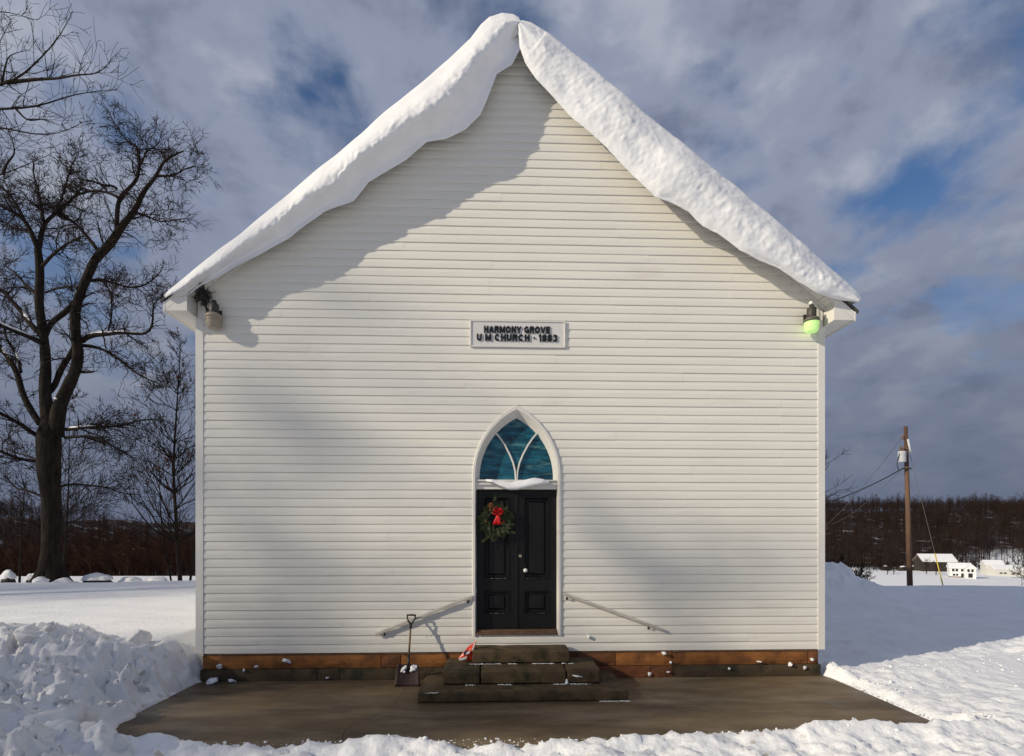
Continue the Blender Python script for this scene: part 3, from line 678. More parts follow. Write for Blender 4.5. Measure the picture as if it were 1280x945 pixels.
def closed_blob(name, T, B, ytop, ybot, mt, label, cat, group=None, parent=None):
    ns = 40; V = []; W = 11
    for i in range(ns+1):
        t = i/ns
        tx = np.interp(t, np.linspace(0, 1, len(T)), [p[0] for p in T]); ty = np.interp(t, np.linspace(0, 1, len(T)), [p[1] for p in T])
        bx = np.interp(t, np.linspace(0, 1, len(B)), [p[0] for p in B]); by = np.interp(t, np.linspace(0, 1, len(B)), [p[1] for p in B])
        for j in range(W):
            an = math.pi*j/(W-1); fr = .5-.5*math.cos(an); y = ytop+(ybot-ytop)*fr-.06*math.sin(an)*min(1, min(t, 1-t)*8)
            q = wp(tx+(bx-tx)*fr, ty+(by-ty)*fr, y); q += Vector((0, 1, 0))*.008*mn.noise(q*9); V.append(q)
        V.append(wp(bx, by, .10)); V.append(wp(tx, ty, .10))
    K = W+2; F = []
    for i in range(ns): F += [(i*K+j, (i+1)*K+j, (i+1)*K+(j+1) % K, i*K+(j+1) % K) for j in range(K)]
    F += [tuple(range(K)), tuple(ns*K+j for j in range(K-1, -1, -1))]
    o = mesh(name, V, F, mt, parent, True)
    bm = bmesh.new(); bm.from_mesh(o.data); bmesh.ops.recalc_face_normals(bm, faces=bm.faces); bm.to_mesh(o.data); bm.free()
    return tag(o, label, cat, group)
closed_blob('ledge_snow', [(607, 599), (615, 599), (626, 601), (640, 602), (655, 600), (668, 597), (680, 599), (687, 602)], [(608, 601.5), (616, 603.5), (625, 608), (636, 612.5), (647, 612.5), (660, 609), (673, 606), (687, 603.5)], -.01, -.055, M['snow'],
            'drooping ribbon of snow on the ledge above the black door', 'snow')

# ================================================================== snow bank ploughed up beside the pad
def bank_z(x, y):
    # ridge against the church line, sloping to the pad and the road
    front = sst(-1.75, -3.0, y)
    edge = -4.62+.16*sst(-.8, -1.9, y)+1.05*front*sst(-2.0, -2.75, y)+0.10*fbm(y*2.3, y*0+3, 3, 91)+0.07*fbm(x*7, y*7, 3, 92)
    ex = sst(0.0, 0.95-.5*sst(-1.0, -.2, y), edge-x)
    prof = np.interp(y, [-6, -4.2, -3.2, -2.6, -2.0, -1.2, -.45, .05, .5, 1.1], [.16, .26, .36, .42, .44, .66, .86, .74, .45, .0])
    prof = prof*(1-0.16*sst(-6.1, -5.2, x)*sst(-1.6, -.4, y))
    prof = prof*(.80+.20*sst(-5.0, -7.5, x))*sst(-16, -12, x)
    z = ex*prof
    f1, f2, v = worley(x*1.7+.4*fbm(x*2, y*2, 2, 5), y*1.7, 101); g1, g2, w = worley(x*4.1+1.7, y*4.1, 103); h1, h2, w3 = worley(x*9.3, y*9.3, 107)
    am = np.clip(z/.16, 0, 1)*(.45+.85*sst(-.25, .3, fbm(x*.9, y*.9, 3, 95)))
    k1, k2, w4 = worley(x*17, y*17, 109)
    z = z+am*(.24*(v-.45)*sst(0, .22, f2-f1)+.17*(w-.5)*sst(0, .12, g2-g1)+.085*(w3-.5)*sst(0, .14, h2-h1)+.030*(w4-.5)*sst(0, .2, k2-k1)+.11*fbm(x*2.6, y*2.6, 4, 111)+.03*fbm(x*16, y*16, 3, 113))
    return z
bx_ = np.arange(-16, -3.2, .030) if False else np.concatenate([np.arange(-16, -9.6, .16), np.arange(-9.6, -3.2, .026)])
by_ = np.concatenate([np.arange(-6, -3.9, .08), np.arange(-3.9, 1.15, .026)])
BX, BY = np.meshgrid(bx_, by_); BZ = bank_z(BX, BY)
gzv = ground_z(BX, BY); floor_ = np.where(BX < -4.75, np.minimum(gzv, .55), np.maximum(gzv*.4, -.01))
field = .5*sst(-4.75, -5.5, BX)*sst(-1.4, -.2, BY)
Z = np.where(BZ > .012, np.maximum(BZ+.03*sst(.012, .1, BZ), 0), -.2); Z = np.where(BZ > .012, Z, np.minimum(gzv-.08, -.03))
n1, n2 = len(by_), len(bx_); idx = np.arange(n1*n2).reshape(n1, n2)
F = np.stack([idx[:-1, :-1], idx[:-1, 1:], idx[1:, 1:], idx[1:, :-1]], -1).reshape(-1, 4)
bank = npmesh('snow_bank', np.stack([BX, BY, Z], -1).reshape(-1, 3), F, M['dirty_snow'], None, True)
tag(bank, 'lumpy ploughed snow bank heaped along the left edge of the concrete pad', 'snow bank')
def chunk_mesh(sd, flat=.7, sub=3):
    bm = bmesh.new(); bmesh.ops.create_icosphere(bm, subdivisions=sub, radius=1.0); rr = random.Random(sd)
    planes = [(Vector((rr.gauss(0, 1), rr.gauss(0, 1), rr.gauss(0, 1))).normalized(), rr.uniform(.35, .75)) for _ in range(11)]
    for v in bm.verts:
        p = v.co.copy()
        for nrm, d in planes:
            k = p.dot(nrm)
            if k > d: p -= nrm*(k-d)*.92
        p *= 1+.16*mn.noise(p*2.3+Vector((sd, 0, 0)))+.11*mn.noise(p*5+Vector((0, sd, 0)))+.06*mn.noise(p*11+Vector((0, 0, sd)))
        v.co = Vector((p.x, p.y, p.z*flat))
    me = bpy.data.meshes.new('snow_chunk'); bm.to_mesh(me); bm.free(); me.shade_smooth(); me.materials.append(M['dirty_snow']); return me
CH = [chunk_mesh(s, .8, 4) for s in range(6)]; CHS = [chunk_mesh(s+20, .8, 3) for s in range(5)]
for me in CHS: me.materials.clear(); me.materials.append(M['snow'])
rb = random.Random(5)
def bz(x, y): return float(bank_z(np.array([x]), np.array([y]))[0])
big = [(-7.55, -.35, .40, .30), (-6.6, -.55, .30, .22), (-6.35, -.9, .24, .2), (-9.0, -1.1, .55, .42), (-5.5, -.2, .26, .22), (-6.9, -1.35, .26, .2), (-4.62, -2.55, .38, .26), (-5.15, -2.75, .34, .24), (-4.2, -2.75, .22, .15)]
for k in range(80):
    x = rb.uniform(-8.8, -4.75); y = rb.uniform(-3.1, .2)
    r = rb.choice([.05, .06, .07, .09, .12, .16]); big.append((x, y, r, r*.8))
for k, (x, y, r, h) in enumerate(big):
    z = bz(x, y)
    if z < .06: continue
    o = bpy.data.objects.new('snow_chunk', CH[k % 6]); COL.objects.link(o); o.parent = bank
    o.location = (x, y, z+.02-r*.12); o.scale = (r, r*rb.uniform(.7, 1), h*1.1); o.rotation_euler = (rb.uniform(-.5, .5), rb.uniform(-.5, .5), rb.uniform(0, 6.28))
# crumbs along the snow edge in front of the pad: uncountable
def crumbs():
    rr = random.Random(8); V = []; Fs = []; base = CHS
    tm = [(np.array([v.co[:] for v in me.vertices]), np.array([p.vertices[:] for p in me.polygons])) for me in (chunk_mesh(70, .8, 1), chunk_mesh(71, .8, 1), chunk_mesh(72, .8, 1))]
    off = 0
    for _ in range(1300):
        w = rr.random()
        if w < .62: x = rr.uniform(-3.9, 6.5); y = float(pad_front(np.array(x)))-abs(rr.gauss(0, .16))+.07
        elif w < .80: x = 4.74+abs(rr.gauss(0, .14)); y = rr.uniform(-2.2, 0.2)
        else: x = rr.uniform(4.9, 9); y = -.6+(x-4.8)*.33+rr.gauss(0, .35)
        r = min(.034, .005+rr.expovariate(1/.007)); z = max(gz(x, y), 0)+r*.1
        v, f = rr.choice(tm); a = rr.uniform(0, 6.28); c, s = math.cos(a), math.sin(a)
        q = v*r; V.append(np.stack([q[:, 0]*c-q[:, 1]*s+x, q[:, 0]*s+q[:, 1]*c+y, q[:, 2]+z], -1)); Fs.append(f+off); off += len(v)
    o = npmesh('snow_crumbs', np.concatenate(V), np.concatenate(Fs), M['snow'], None, True)
    tag(o, 'loose snow crumbs scattered along the ragged edge of the pad', 'snow', kind='stuff')
crumbs()
# clumps stuck to the foundation and lying at its foot
cl = [(359, 826, -.02, 7.5, 'round snow clump stuck high on the orange foundation left of the shovel'), (273, 833, -.02, 5, 'tall snow clump on the foundation by the left church corner'),
      (320, 833, -.05, 4.5, 'snow clump on the foundation left of the round one'), (305, 838, -.06, 4, 'small snow clump low on the foundation near the left snow bank'),
      (290, 851, -.12, 7, 'flat snow clump on the pad below the left foundation'), (264, 846, -.12, 9, 'biggest snow lump at the foot of the left church corner'),
      (410, 847, -.06, 3, 'tiny snow clump low on the dark stone left of the shovel'),
      (830, 816, -.02, 5, 'round snow clump on the orange foundation right of the steps'), (838, 828, -.03, 3, 'small snow clump just under the round one right of the steps'),
      (812, 843, -.06, 4, 'snow clump low on the foundation nearest the steps on the right'), (836, 840, -.06, 3.5, 'snow clump on the lower course beside a stone joint on the right'),
      (911, 836, -.06, 3.5, 'snow clump in the middle of the right lower course'), (949, 827, -.05, 4, 'thin snow clump lying on the ledge of the right foundation'),
      (988, 830, -.06, 4.5, 'snow clump on the lower course near the right church corner'), (1006, 835, -.06, 4.5, 'snow clump low by the right church corner'), (1015, 824, -.03, 4, 'snow clump on the ledge at the right church corner'),
      (736, 796, -.02, 4.5, 'snow splat on the siding right of the door casing')]
for k, (px, py, Y, r, lab) in enumerate(cl):
    p = wp(px, py, Y); s = r*.0105
    o = bpy.data.objects.new('snow_clump', CHS[k % 5]); COL.objects.link(o); o.location = p; o.scale = (s, min(s*.75, .05) if Y > -.1 else s, s*(1.35 if 'tall' in lab else .62 if ('flat' in lab or 'thin' in lab) else .95)); o.rotation_euler = (0, 0, k*.7)
    if Y <= -.1: o.location.z = s*.4
    tag(o, lab, 'snow clump', 'snow clumps on the foundation')
# spray of snow frozen to the lower boards
def spray():
    rr = random.Random(15); V = []; Fs = []; off = 0
    me = chunk_mesh(90, .6, 1); v0 = np.array([v.co[:] for v in me.vertices]); f0 = np.array([p.vertices[:] for p in me.polygons])
    cents = [(rr.choice([rr.uniform(262, 585), rr.uniform(712, 1018)]), 814-abs(rr.gauss(0, 22))) for _ in range(46)]
    for cx, cy in cents:
        a = rr.uniform(-.5, .25); n = rr.randint(3, 14)
        for i in range(n):
            t = (i-n/2)*1.3; px = cx+t*math.cos(a)+rr.gauss(0, .6); py = cy+t*math.sin(a)*.6+rr.gauss(0, .7)
            if 586 < px < 708 or py > 813: continue
            p = wp(px, py, -.012); r = rr.uniform(.004, .012)
            V.append(v0*np.array([r*1.6, .006, r])+np.array(p)); Fs.append(f0+off); off += len(v0)
    o = npmesh('snow_spray', np.concatenate(V), np.concatenate(Fs), M['snow'], None, True)
    tag(o, 'flecks of snow frozen onto the lowest white clapboards', 'snow', kind='stuff')
spray()

# ================================================================== stone steps
steps = empty('stone_steps', (0, -.55, 0), 'three worn brown stone steps rising to the church door', 'steps')
def block(x0, x1, y0, y1, z0, z1, sd):
    bm = bmesh.new(); bmesh.ops.create_cube(bm, size=1.0)
    for v in bm.verts: v.co = Vector(((v.co.x+.5)*(x1-x0)+x0, (v.co.y+.5)*(y1-y0)+y0, (v.co.z+.5)*(z1-z0)+z0))
    bmesh.ops.bevel(bm, geom=list(bm.edges), offset=.014, segments=2, affect='EDGES')
    bmesh.ops.subdivide_edges(bm, edges=[e for e in bm.edges if e.calc_length() > .12], cuts=9, use_grid_fill=True)
    bm.normal_update()
    for v in bm.verts:
        q = v.co; d = .007*mn.noise(q*5+Vector((sd, 0, 0)))+.0045*mn.noise(q*17+Vector((0, sd, 0)))-.012*max(0, mn.noise(q*9+Vector((0, 0, sd)))-.35)
        v.co = q+v.normal*d
        if v.co.z < z0+.02: v.co.z = max(v.co.z, z0+.001)
    me = bpy.data.meshes.new('step_block'); bm.to_mesh(me); bm.free(); me.shade_smooth()
    o = link('step_block', me, steps, M['step_stone']); md = o.modifiers.new('wn', 'WEIGHTED_NORMAL'); return o
block(-1.325, 1.405, -1.135, -.052, .0, .128, 1)
for a, b, s in ((-1.03, -.528, 2), (-.516, .635, 3), (.648, 1.11, 4)): block(a, b, -.795, -.052, .131, .322, s)
block(-.645, .735, -.445, -.052, .325, .512, 5)
# snow left in the angles of the steps
def seam_snow():
    rr = random.Random(3); m = MB(); tm = []
    for q in (201, 202, 203):
        me = chunk_mesh(q, .8, 1); tm.append(([Vector(v.co) for v in me.vertices], [tuple(p.vertices) for p in me.polygons]))
    def strip(x0, x1, y, z, dens):
        x = x0
        while x < x1:
            if mn.noise(Vector((x*6, y*3, z*9)))+.5 < dens:
                for _ in range(rr.randint(1, 3)):
                    r = rr.uniform(.004, .013); v, f = rr.choice(tm); c = Vector((x+rr.gauss(0, .01), y-abs(rr.gauss(0, .009)), z+r*.2)); m.add([c+Vector((q.x*1.7, q.y, q.z))*r for q in v], f)
            x += rr.uniform(.008, .022)
    strip(-.66, .78, -.462, .328, .85); strip(-1.05, -.6, -.812, .134, .5); strip(-.3, 1.15, -.812, .134, .45); strip(.9, 1.42, -1.15, .004, .6); strip(-1.28, -1.05, -1.13, .128, .4)
    m.tube([(.642, -.80, .20), (.642, -.82, .15), (.645, -.83, .14)], [.008, .022, .02], 7)
    m.tube([(.72, -.80, .25), (.78, -.803, .235), (.86, -.803, .225)], [.006, .016, .006], 6)
    o = m.build('seam_snow', M['snow'], steps, True)
    o['kind'] = 'stuff'
seam_snow()

# ================================================================== handrails on the wall
def handrail(p0, p1, br, lab):
    a = wp(*p0, -.060); b = wp(*p1, -.060)
    root = empty('handrail', ((a.x+b.x)/2, -.06, (a.z+b.z)/2), lab, 'handrail', 'handrails beside the door')
    d = (b-a).normalized(); n = Vector((-d.z, 0, d.x)); n = n if n.z > 0 else -n
    v = []
    for p in (a, b):
        for (h, y) in ((-.021, -.016), (.021, -.016), (.021, .016), (-.021, .016)): v.append(p+n*h+Vector((0, y, 0)))
    o = mesh('rail_bar', v, [(0, 1, 2, 3), (7, 6, 5, 4), (0, 4, 5, 1), (1, 5, 6, 2), (2, 6, 7, 3), (3, 7, 4, 0)], M['rail'], root)
    bm = bmesh.new(); bm.from_mesh(o.data); bmesh.ops.recalc_face_normals(bm, faces=bm.faces); bm.to_mesh(o.data); bm.free()
    md = o.modifiers.new('bevel', 'BEVEL'); md.width = .006; md.segments = 2
    for t in br:
        p = a+(b-a)*t; m = MB()
        m.tube([p-n*.020, p-n*.020+Vector((0, 0, -.035)), p+Vector((0, .03, -.06)), p+Vector((0, .047, -.058))], .007, 8)
        m.lathe([(.018, 0), (.018, .006)], (0, 0, 0), 12)
        k = len(m.v)-24
        for i in range(k, len(m.v)): x, y, z = m.v[i]; m.v[i] = (p.x+x, p.y+.046-z, p.z-.058+y)
        m.build('rail_bracket', M['iron'], root, True)
handrail((469, 793), (591, 745.5), (.09, .95), 'slanting wooden handrail on the siding left of the black door')
handrail((704, 742), (829, 787.5), (.04, .86), 'slanting wooden handrail on the siding right of the black door')

# ================================================================== snow shovel leaning on the left handrail
def shovel():
    foot = wp(509, 860, -.40); foot.z = .004; top = wp(514.5, 768, -.105)
    root = empty('snow_shovel', foot, 'dark snow shovel with wooden shaft leaning on the left handrail', 'shovel')
    ax = (top-foot).normalized(); sx = Vector((1, 0, 0)); sx = (sx-ax*sx.dot(ax)).normalized(); nn = sx.cross(ax)
    if nn.y > 0: nn = -nn                         # towards the camera
    Lg = (top-foot).length
    def pt(u, s, n=0): return foot+ax*(u*Lg)+sx*s+nn*n
    # blade: curved scoop with ribs
    V = []; nu, nw = 8, 12
    for j in range(nu+1):
        u = .0+.30*j/nu; w = .185-.035*(j/nu)
        for i in range(nw+1):
            s = -1+2*i/nw; c = .030*s*s+(.035*(j/nu)**2 if abs(s) < .9 else .05*(j/nu)**2)+.004*math.cos(s*22)
            V.append(pt(u, s*w, c-.02))
    F = [(j*(nw+1)+i, j*(nw+1)+i+1, (j+1)*(nw+1)+i+1, (j+1)*(nw+1)+i) for j in range(nu) for i in range(nw)]
    o = mesh('blade', V, F, M['blade'], root, True); md = o.modifiers.new('solid', 'SOLIDIFY'); md.thickness = .006; md.offset = 0
    MB().tube([pt(.20, 0, .004), pt(.32, 0, .018), pt(.44, 0, .02)], [.012, .019, .017], 10).build('socket', M['black_plastic'], root, True)
    MB().tube([pt(.40, 0, .02), pt(.6, 0, .02), pt(.86, 0, .02)], .0145, 10).build('shaft', M['wood_shaft'], root, True)
    m = MB(); m.tube([pt(.80, 0, .02), pt(.865, 0, .02)], .019, 10)
    for s in (-1, 1): m.tube([pt(.86, s*.006, .02), pt(.90, s*.034, .02), pt(.935, s*.054, .02), pt(.985, s*.060, .02)], [.013, .012, .011, .011], 8)
    m.tube([pt(.985, -.066, .02), pt(.99, 0, .02), pt(.985, .066, .02)], .013, 10); m.build('grip', M['black_plastic'], root, True)
    rr = random.Random(2); m = MB()
    for (u, s, r) in ((.245, -.05, .03), (.225, -.07, .026), (.26, -.035, .022), (.205, -.085, .018), (.25, .06, .034), (.235, .09, .03), (.265, .115, .022), (.215, .045, .022), (.195, -.05, .016), (.23, .07, .03), (.275, .08, .02)):
        k = len(m.v); bm = bmesh.new(); bmesh.ops.create_icosphere(bm, subdivisions=2, radius=r)
        v = [Vector(q.co)*(1+.5*mn.noise(q.co*60+Vector((s*50, 0, 0)))) for q in bm.verts]; f = [tuple(w.index for w in g.verts) for g in bm.faces]; bm.free()
        c = pt(u, s, .024); m.add([c+Vector((q.x, q.y*.5, q.z)) for q in v], f)
    m.build('blade_snow', M['snow'], root, True)
shovel()

# ================================================================== crumpled red and white bag on the middle step
def bag():
    c = wp(584, 818, -.30)
    root = empty('plastic_bag', (-.70, -.30, .325), 'small red and white plastic bag leaning against the top step', 'bag')
    A = {'tip': (595.5, 802), 'rt': (593, 813), 'rb': (589, 826), 'lb': (573, 823.5), 'lm': (579, 816), 'lu': (586, 808)}
    P = {k: wp(x, y, -.30) for k, (x, y) in A.items()}
    def sheet(name, keys, dy, mt, bulge=.03):
        pts = [P[k] for k in keys]; c = sum(pts, Vector())/len(pts); n = len(pts)
        V = [p+Vector((0, dy, 0)) for p in pts]+[p*.45+c*.55+Vector((0, dy-bulge*(.6+.4*math.sin(i*2.3)), 0)) for i, p in enumerate(pts)]+[c+Vector((0, dy-bulge, 0))]+[p+Vector((0, dy+.05, 0)) for p in pts]
        F = [(i, (i+1) % n, n+(i+1) % n, n+i) for i in range(n)]+[(n+i, n+(i+1) % n, 2*n) for i in range(n)]+[(2*n+1+i, 2*n+1+(i+1) % n, (i+1) % n, i) for i in range(n)]+[tuple(2*n+1+i for i in range(n))]
        o = mesh(name, V, F, mt, root); bm = bmesh.new(); bm.from_mesh(o.data); bmesh.ops.recalc_face_normals(bm, faces=bm.faces); bm.to_mesh(o.data); bm.free(); return o
    body = sheet('bag_body', ['tip', 'rt', 'rb', 'lb', 'lm', 'lu'], 0, M['plastic_red'])
    def strip(name, pts, dy, mt):
        q = [wp(x, y, -.30)+Vector((0, dy, 0)) for x, y in pts]; n = len(q)
        V = q+[p+Vector((0, .02, 0)) for p in q]; F = [tuple(range(n)), tuple(range(2*n-1, n-1, -1))]+[(i, i+n, (i+1) % n+n, (i+1) % n) for i in range(n)]
        o = mesh(name, V, F, mt, root); bm = bmesh.new(); bm.from_mesh(o.data); bmesh.ops.recalc_face_normals(bm, faces=bm.faces); bm.to_mesh(o.data); bm.free()
    strip('white_stripe', [(573.5, 823), (584, 820), (583, 823), (575, 825)], -.036, M['plastic_white'])
    strip('white_edge', [(592.5, 803), (594.5, 803), (591.5, 812), (589.5, 813)], -.038, M['plastic_white'])
    strip('white_fold', [(584, 814), (588, 813), (587, 816), (582, 818)], -.039, M['plastic_white'])
    strip('blue_panel', [(579, 816.5), (583.5, 811), (584, 814), (580.5, 818.5)], -.040, M['plastic_blue'])
bag()

# ================================================================== name board
def sign():
    a = wp(587.5, 400.5, -.012); b = wp(706.5, 435.5, -.012)
    x0, x1, z1, z0 = a.x, b.x, a.z, b.z
    root = empty('name_board', ((x0+x1)/2, -.02, z0), 'white framed name board with raised black letters above the door', 'sign')
    MB().box(x0+.02, x1-.02, -.030, -.0145, z0+.02, z1-.02).build('board', M['sign_white'], root)
    for (q0, q1, r0, r1) in ((x0, x1, z1-.020, z1), (x0, x1, z0, z0+.020), (x0, x0+.020, z0+.0202, z1-.0202), (x1-.020, x1, z0+.0202, z1-.0202)):
        MB().box(q0, q1, -.044, -.0145, r0, r1).build('frame_strip', M['trim'], root, bevel=.004)
    arc = lambda cx, cy, rx, ry, a0, a1, n=10: [(cx+rx*math.cos(R(a0+(a1-a0)*i/n)), cy+ry*math.sin(R(a0+(a1-a0)*i/n))) for i in range(n+1)]
    S = .135                                   # half a stroke
    def ring(w): return [arc(w/2, .5, w/2-S, .5-S, 0, 360, 20)]
    GL = {'H': (.86, [[(S, 0), (S, 1)], [(.86-S, 0), (.86-S, 1)], [(S, .5), (.86-S, .5)]]),
          'A': (.96, [[(.10, 0), (.48, 1-S*.6)], [(.86, 0), (.48, 1-S*.6)], [(.24, .30), (.72, .30)]]),
          'R': (.86, [[(S, 0), (S, 1)], [(S, 1-S), (.50, 1-S)]+arc(.50, .70, .24, .30-S, 90, -90, 8)+[(S, .52)], [(.50, .50), (.75, 0)]]),
          'M': (1.06, [[(S, 0), (S, 1)], [(1.06-S, 0), (1.06-S, 1)], [(S, .96), (.53, .14)], [(1.06-S, .96), (.53, .14)]]),
          'O': (1.0, ring(1.0)), 'N': (.88, [[(S, 0), (S, 1)], [(.88-S, 0), (.88-S, 1)], [(S, .94), (.88-S, .06)]]),
          'Y': (.92, [[(.46, 0), (.46, .48)], [(.09, 1), (.46, .44)], [(.83, 1), (.46, .44)]]),
          'G': (1.0, [arc(.5, .5, .5-S, .5-S, 48, 330, 16)+[(1-S, .44), (.58, .44)], [(1-S, .46), (1-S, .04)]]),
          'V': (.94, [[(.09, 1), (.47, .07)], [(.85, 1), (.47, .07)]]),
          'E': (.78, [[(S, 0), (S, 1)], [(S, 1-S), (.76, 1-S)], [(S, .5), (.72, .5)], [(S, S), (.76, S)]]),
          'U': (.86, [[(S, 1), (S, .40)]+arc(.43, .42, .43-S, .42-S, 180, 360, 10)+[(.86-S, 1)]]),
          'C': (.96, [arc(.48, .5, .48-S, .5-S, 48, 312, 16)]),
          '1': (.50, [[(.32, 0), (.32, 1)], [(.06, .74), (.32, .92)]]),
          '8': (.78, [arc(.39, .735, .25, .265-S*.8, 0, 360, 14), arc(.39, .27, .39-S, .27-S*.8, 0, 360, 14)]),
          '3': (.76, [arc(.36, .735, .26, .265-S*.8, 150, -85, 12), arc(.36, .27, .40-S, .27-S*.8, 85, -155, 12)]),
          '.': (.42, [[(.10, .5), (.32, .5)]])}
    def line(txt, px0, px1, pyt, pyb):
        gap = .13; sp = .42; tot = 0
        for ch in txt: tot += sp if ch == ' ' else GL[ch][0]+gap
        tot -= gap; A = wp(px0, pyb, -.03); B = wp(px1, pyt, -.03); kx = (B.x-A.x)/tot; kz = B.z-A.z; cur = 0
        for ch in txt:
            if ch == ' ': cur += sp; continue
            wd, strokes = GL[ch]; m = MB()
            for si, st in enumerate(strokes):
                n = len(st); v = []; y0 = -.0465-.0004*si
                closed = math.hypot(st[0][0]-st[-1][0], st[0][1]-st[-1][1]) < 1e-6 and n > 4
                for i, (x, z) in enumerate(st):
                    a = st[i-1] if i else (st[-2] if closed else st[0]); b = st[i+1] if i < n-1 else (st[1] if closed else st[-1])
                    dx, dz = b[0]-a[0], b[1]-a[1]; l = math.hypot(dx, dz); ox, oz = -dz/l*S, dx/l*S
                    for (qx, qz) in ((x+ox, z+oz), (x-ox, z-oz)):
                        qz = min(max(qz, 0), 1)
                        for y in (y0, -.0312): v.append((A.x+(cur+qx)*kx, y, A.z+qz*kz))
                f = []
                for i in range(n-1):
                    p, q = i*4, i*4+4; f += [(p, p+2, q+2, q), (p+1, q+1, q+3, p+3), (p, q, q+1, p+1), (p+2, p+3, q+3, q+2)]
                f += [(0, 1, 3, 2), (n*4-4, n*4-2, n*4-1, n*4-3)]
                m.add(v, f)
            o = m.build('letter', M['black_plastic'], root)
            bm = bmesh.new(); bm.from_mesh(o.data); bmesh.ops.recalc_face_normals(bm, faces=bm.faces); bm.to_mesh(o.data); bm.free()
            cur += wd+gap
    line('HARMONY GROVE', 605, 687.5, 408.6, 416.2)
    line('U M CHURCH . 1883', 596, 696.5, 418.8, 426.2)
sign()

# ================================================================== yard lamps under the eaves
def lamp(px, py_top, py_bot, Y, on, lab):
    t = wp(px, py_top, Y); b = wp(px, py_bot, Y); H = t.z-b.z
    root = empty('yard_lamp', (t.x, Y, b.z), lab, 'lamp', 'yard lamps at the church corners')
    c = (t.x, Y, b.z)
    m = MB(); m.lathe([(.058, .50*H), (.066, .56*H), (.066, .86*H), (.056, .88*H), (.040, .89*H), (.034, .895*H), (.034, .985*H), (.024, 1.0*H)], c, 20); body = m.build('housing', M['dark_metal'], root, True)
    MB().lathe([(.095, .36*H), (.114, .365*H), (.110, .46*H), (.086, .52*H), (.055, .55*H)], c, 24).build('reflector', M['lamp_cup' if on else 'lens_off_rim'], root, True)
    m = MB(); k = 48; prof = [(.045, 0), (.074, .010*H), (.088, .06*H), (.100, .20*H), (.106, .36*H), (.102, .388*H)]
    v = []; f = []
    for rr_, z in prof:
        for j in range(k): q = rr_*(1-.018*(j % 2)); v.append((c[0]+q*math.cos(2*math.pi*j/k), c[1]+q*math.sin(2*math.pi*j/k), c[2]+z))
    for i in range(len(prof)-1): f += [(i*k+j, i*k+(j+1) % k, (i+1)*k+(j+1) % k, (i+1)*k+j) for j in range(k)]
    f += [tuple(range(k-1, -1, -1))]
    mesh('ribbed_lens', v, f, M['lens_on' if on else 'lens_off'], root)
    if not on: MB().lathe([(.103, .27*H), (.110, .275*H), (.110, .30*H), (.104, .305*H)], c, 24).build('lens_band', M['lens_off_rim'], root, True)
    m = MB(); m.tube([(c[0], Y+.04, c[2]+.62*H), (c[0], (Y-.02)/2, c[2]+.66*H), (c[0], -.022, c[2]+.66*H)], .020, 10); m.box(c[0]-.05, c[0]+.05, -.030, -.016, c[2]+.56*H, c[2]+.76*H); m.build('wall_arm', M['dark_metal'], root)
    if on:
        MB().lathe([(.02, 0), (.03, .004), (.03, .04), (.02, .05)], (c[0]-.01, Y, c[2]+1.0*H), 12).build('sensor_cap', M['porcelain'], root, True)
lamp(267.5, 375.5, 411, -.15, False, 'unlit yard lamp with a beige ribbed lens under the left eave')
lamp(1014.5, 381, 415.5, -.15, True, 'lit yard lamp glowing green under the right eave')

# ================================================================== tangled clump in the left eave return
def nest():
    p = wp(253, 371, -.13); rr = random.Random(6); m = MB()
    for k in range(170):
        c = p+Vector((rr.gauss(0, .045), rr.gauss(0, .03), rr.gauss(.02, .055)))
        d = Vector((rr.gauss(0, 1), rr.gauss(0, .6), rr.gauss(0, 1))).normalized()*rr.uniform(.02, .05); k2 = Vector((rr.gauss(0, .02), rr.gauss(0, .02), rr.gauss(0, .02)))
        m.tube([c-d, c+k2, c+d], [.003, rr.uniform(.004, .010), .003], 5)
    for k in range(9):                        # strands trailing down the inner face
        c = p+Vector((rr.uniform(-.01, .02), .02, -.05)); m.tube([p, c, c+Vector((.02, .03, -.08)), c+Vector((rr.uniform(.02, .07), .06, -rr.uniform(.12, .22)))], [.006, .006, .008, .004], 5)
    m.tube([p+Vector((0, .0, -.05)), p, p+Vector((0, 0, .06))], [.03, .05, .03], 7)
    root = empty('nest', p, 'dark tangled nest stuffed into the left eave corner above the lamp', 'nest')
    m.build('nest_twigs', M['nest'], root)['kind'] = 'stuff'
nest()

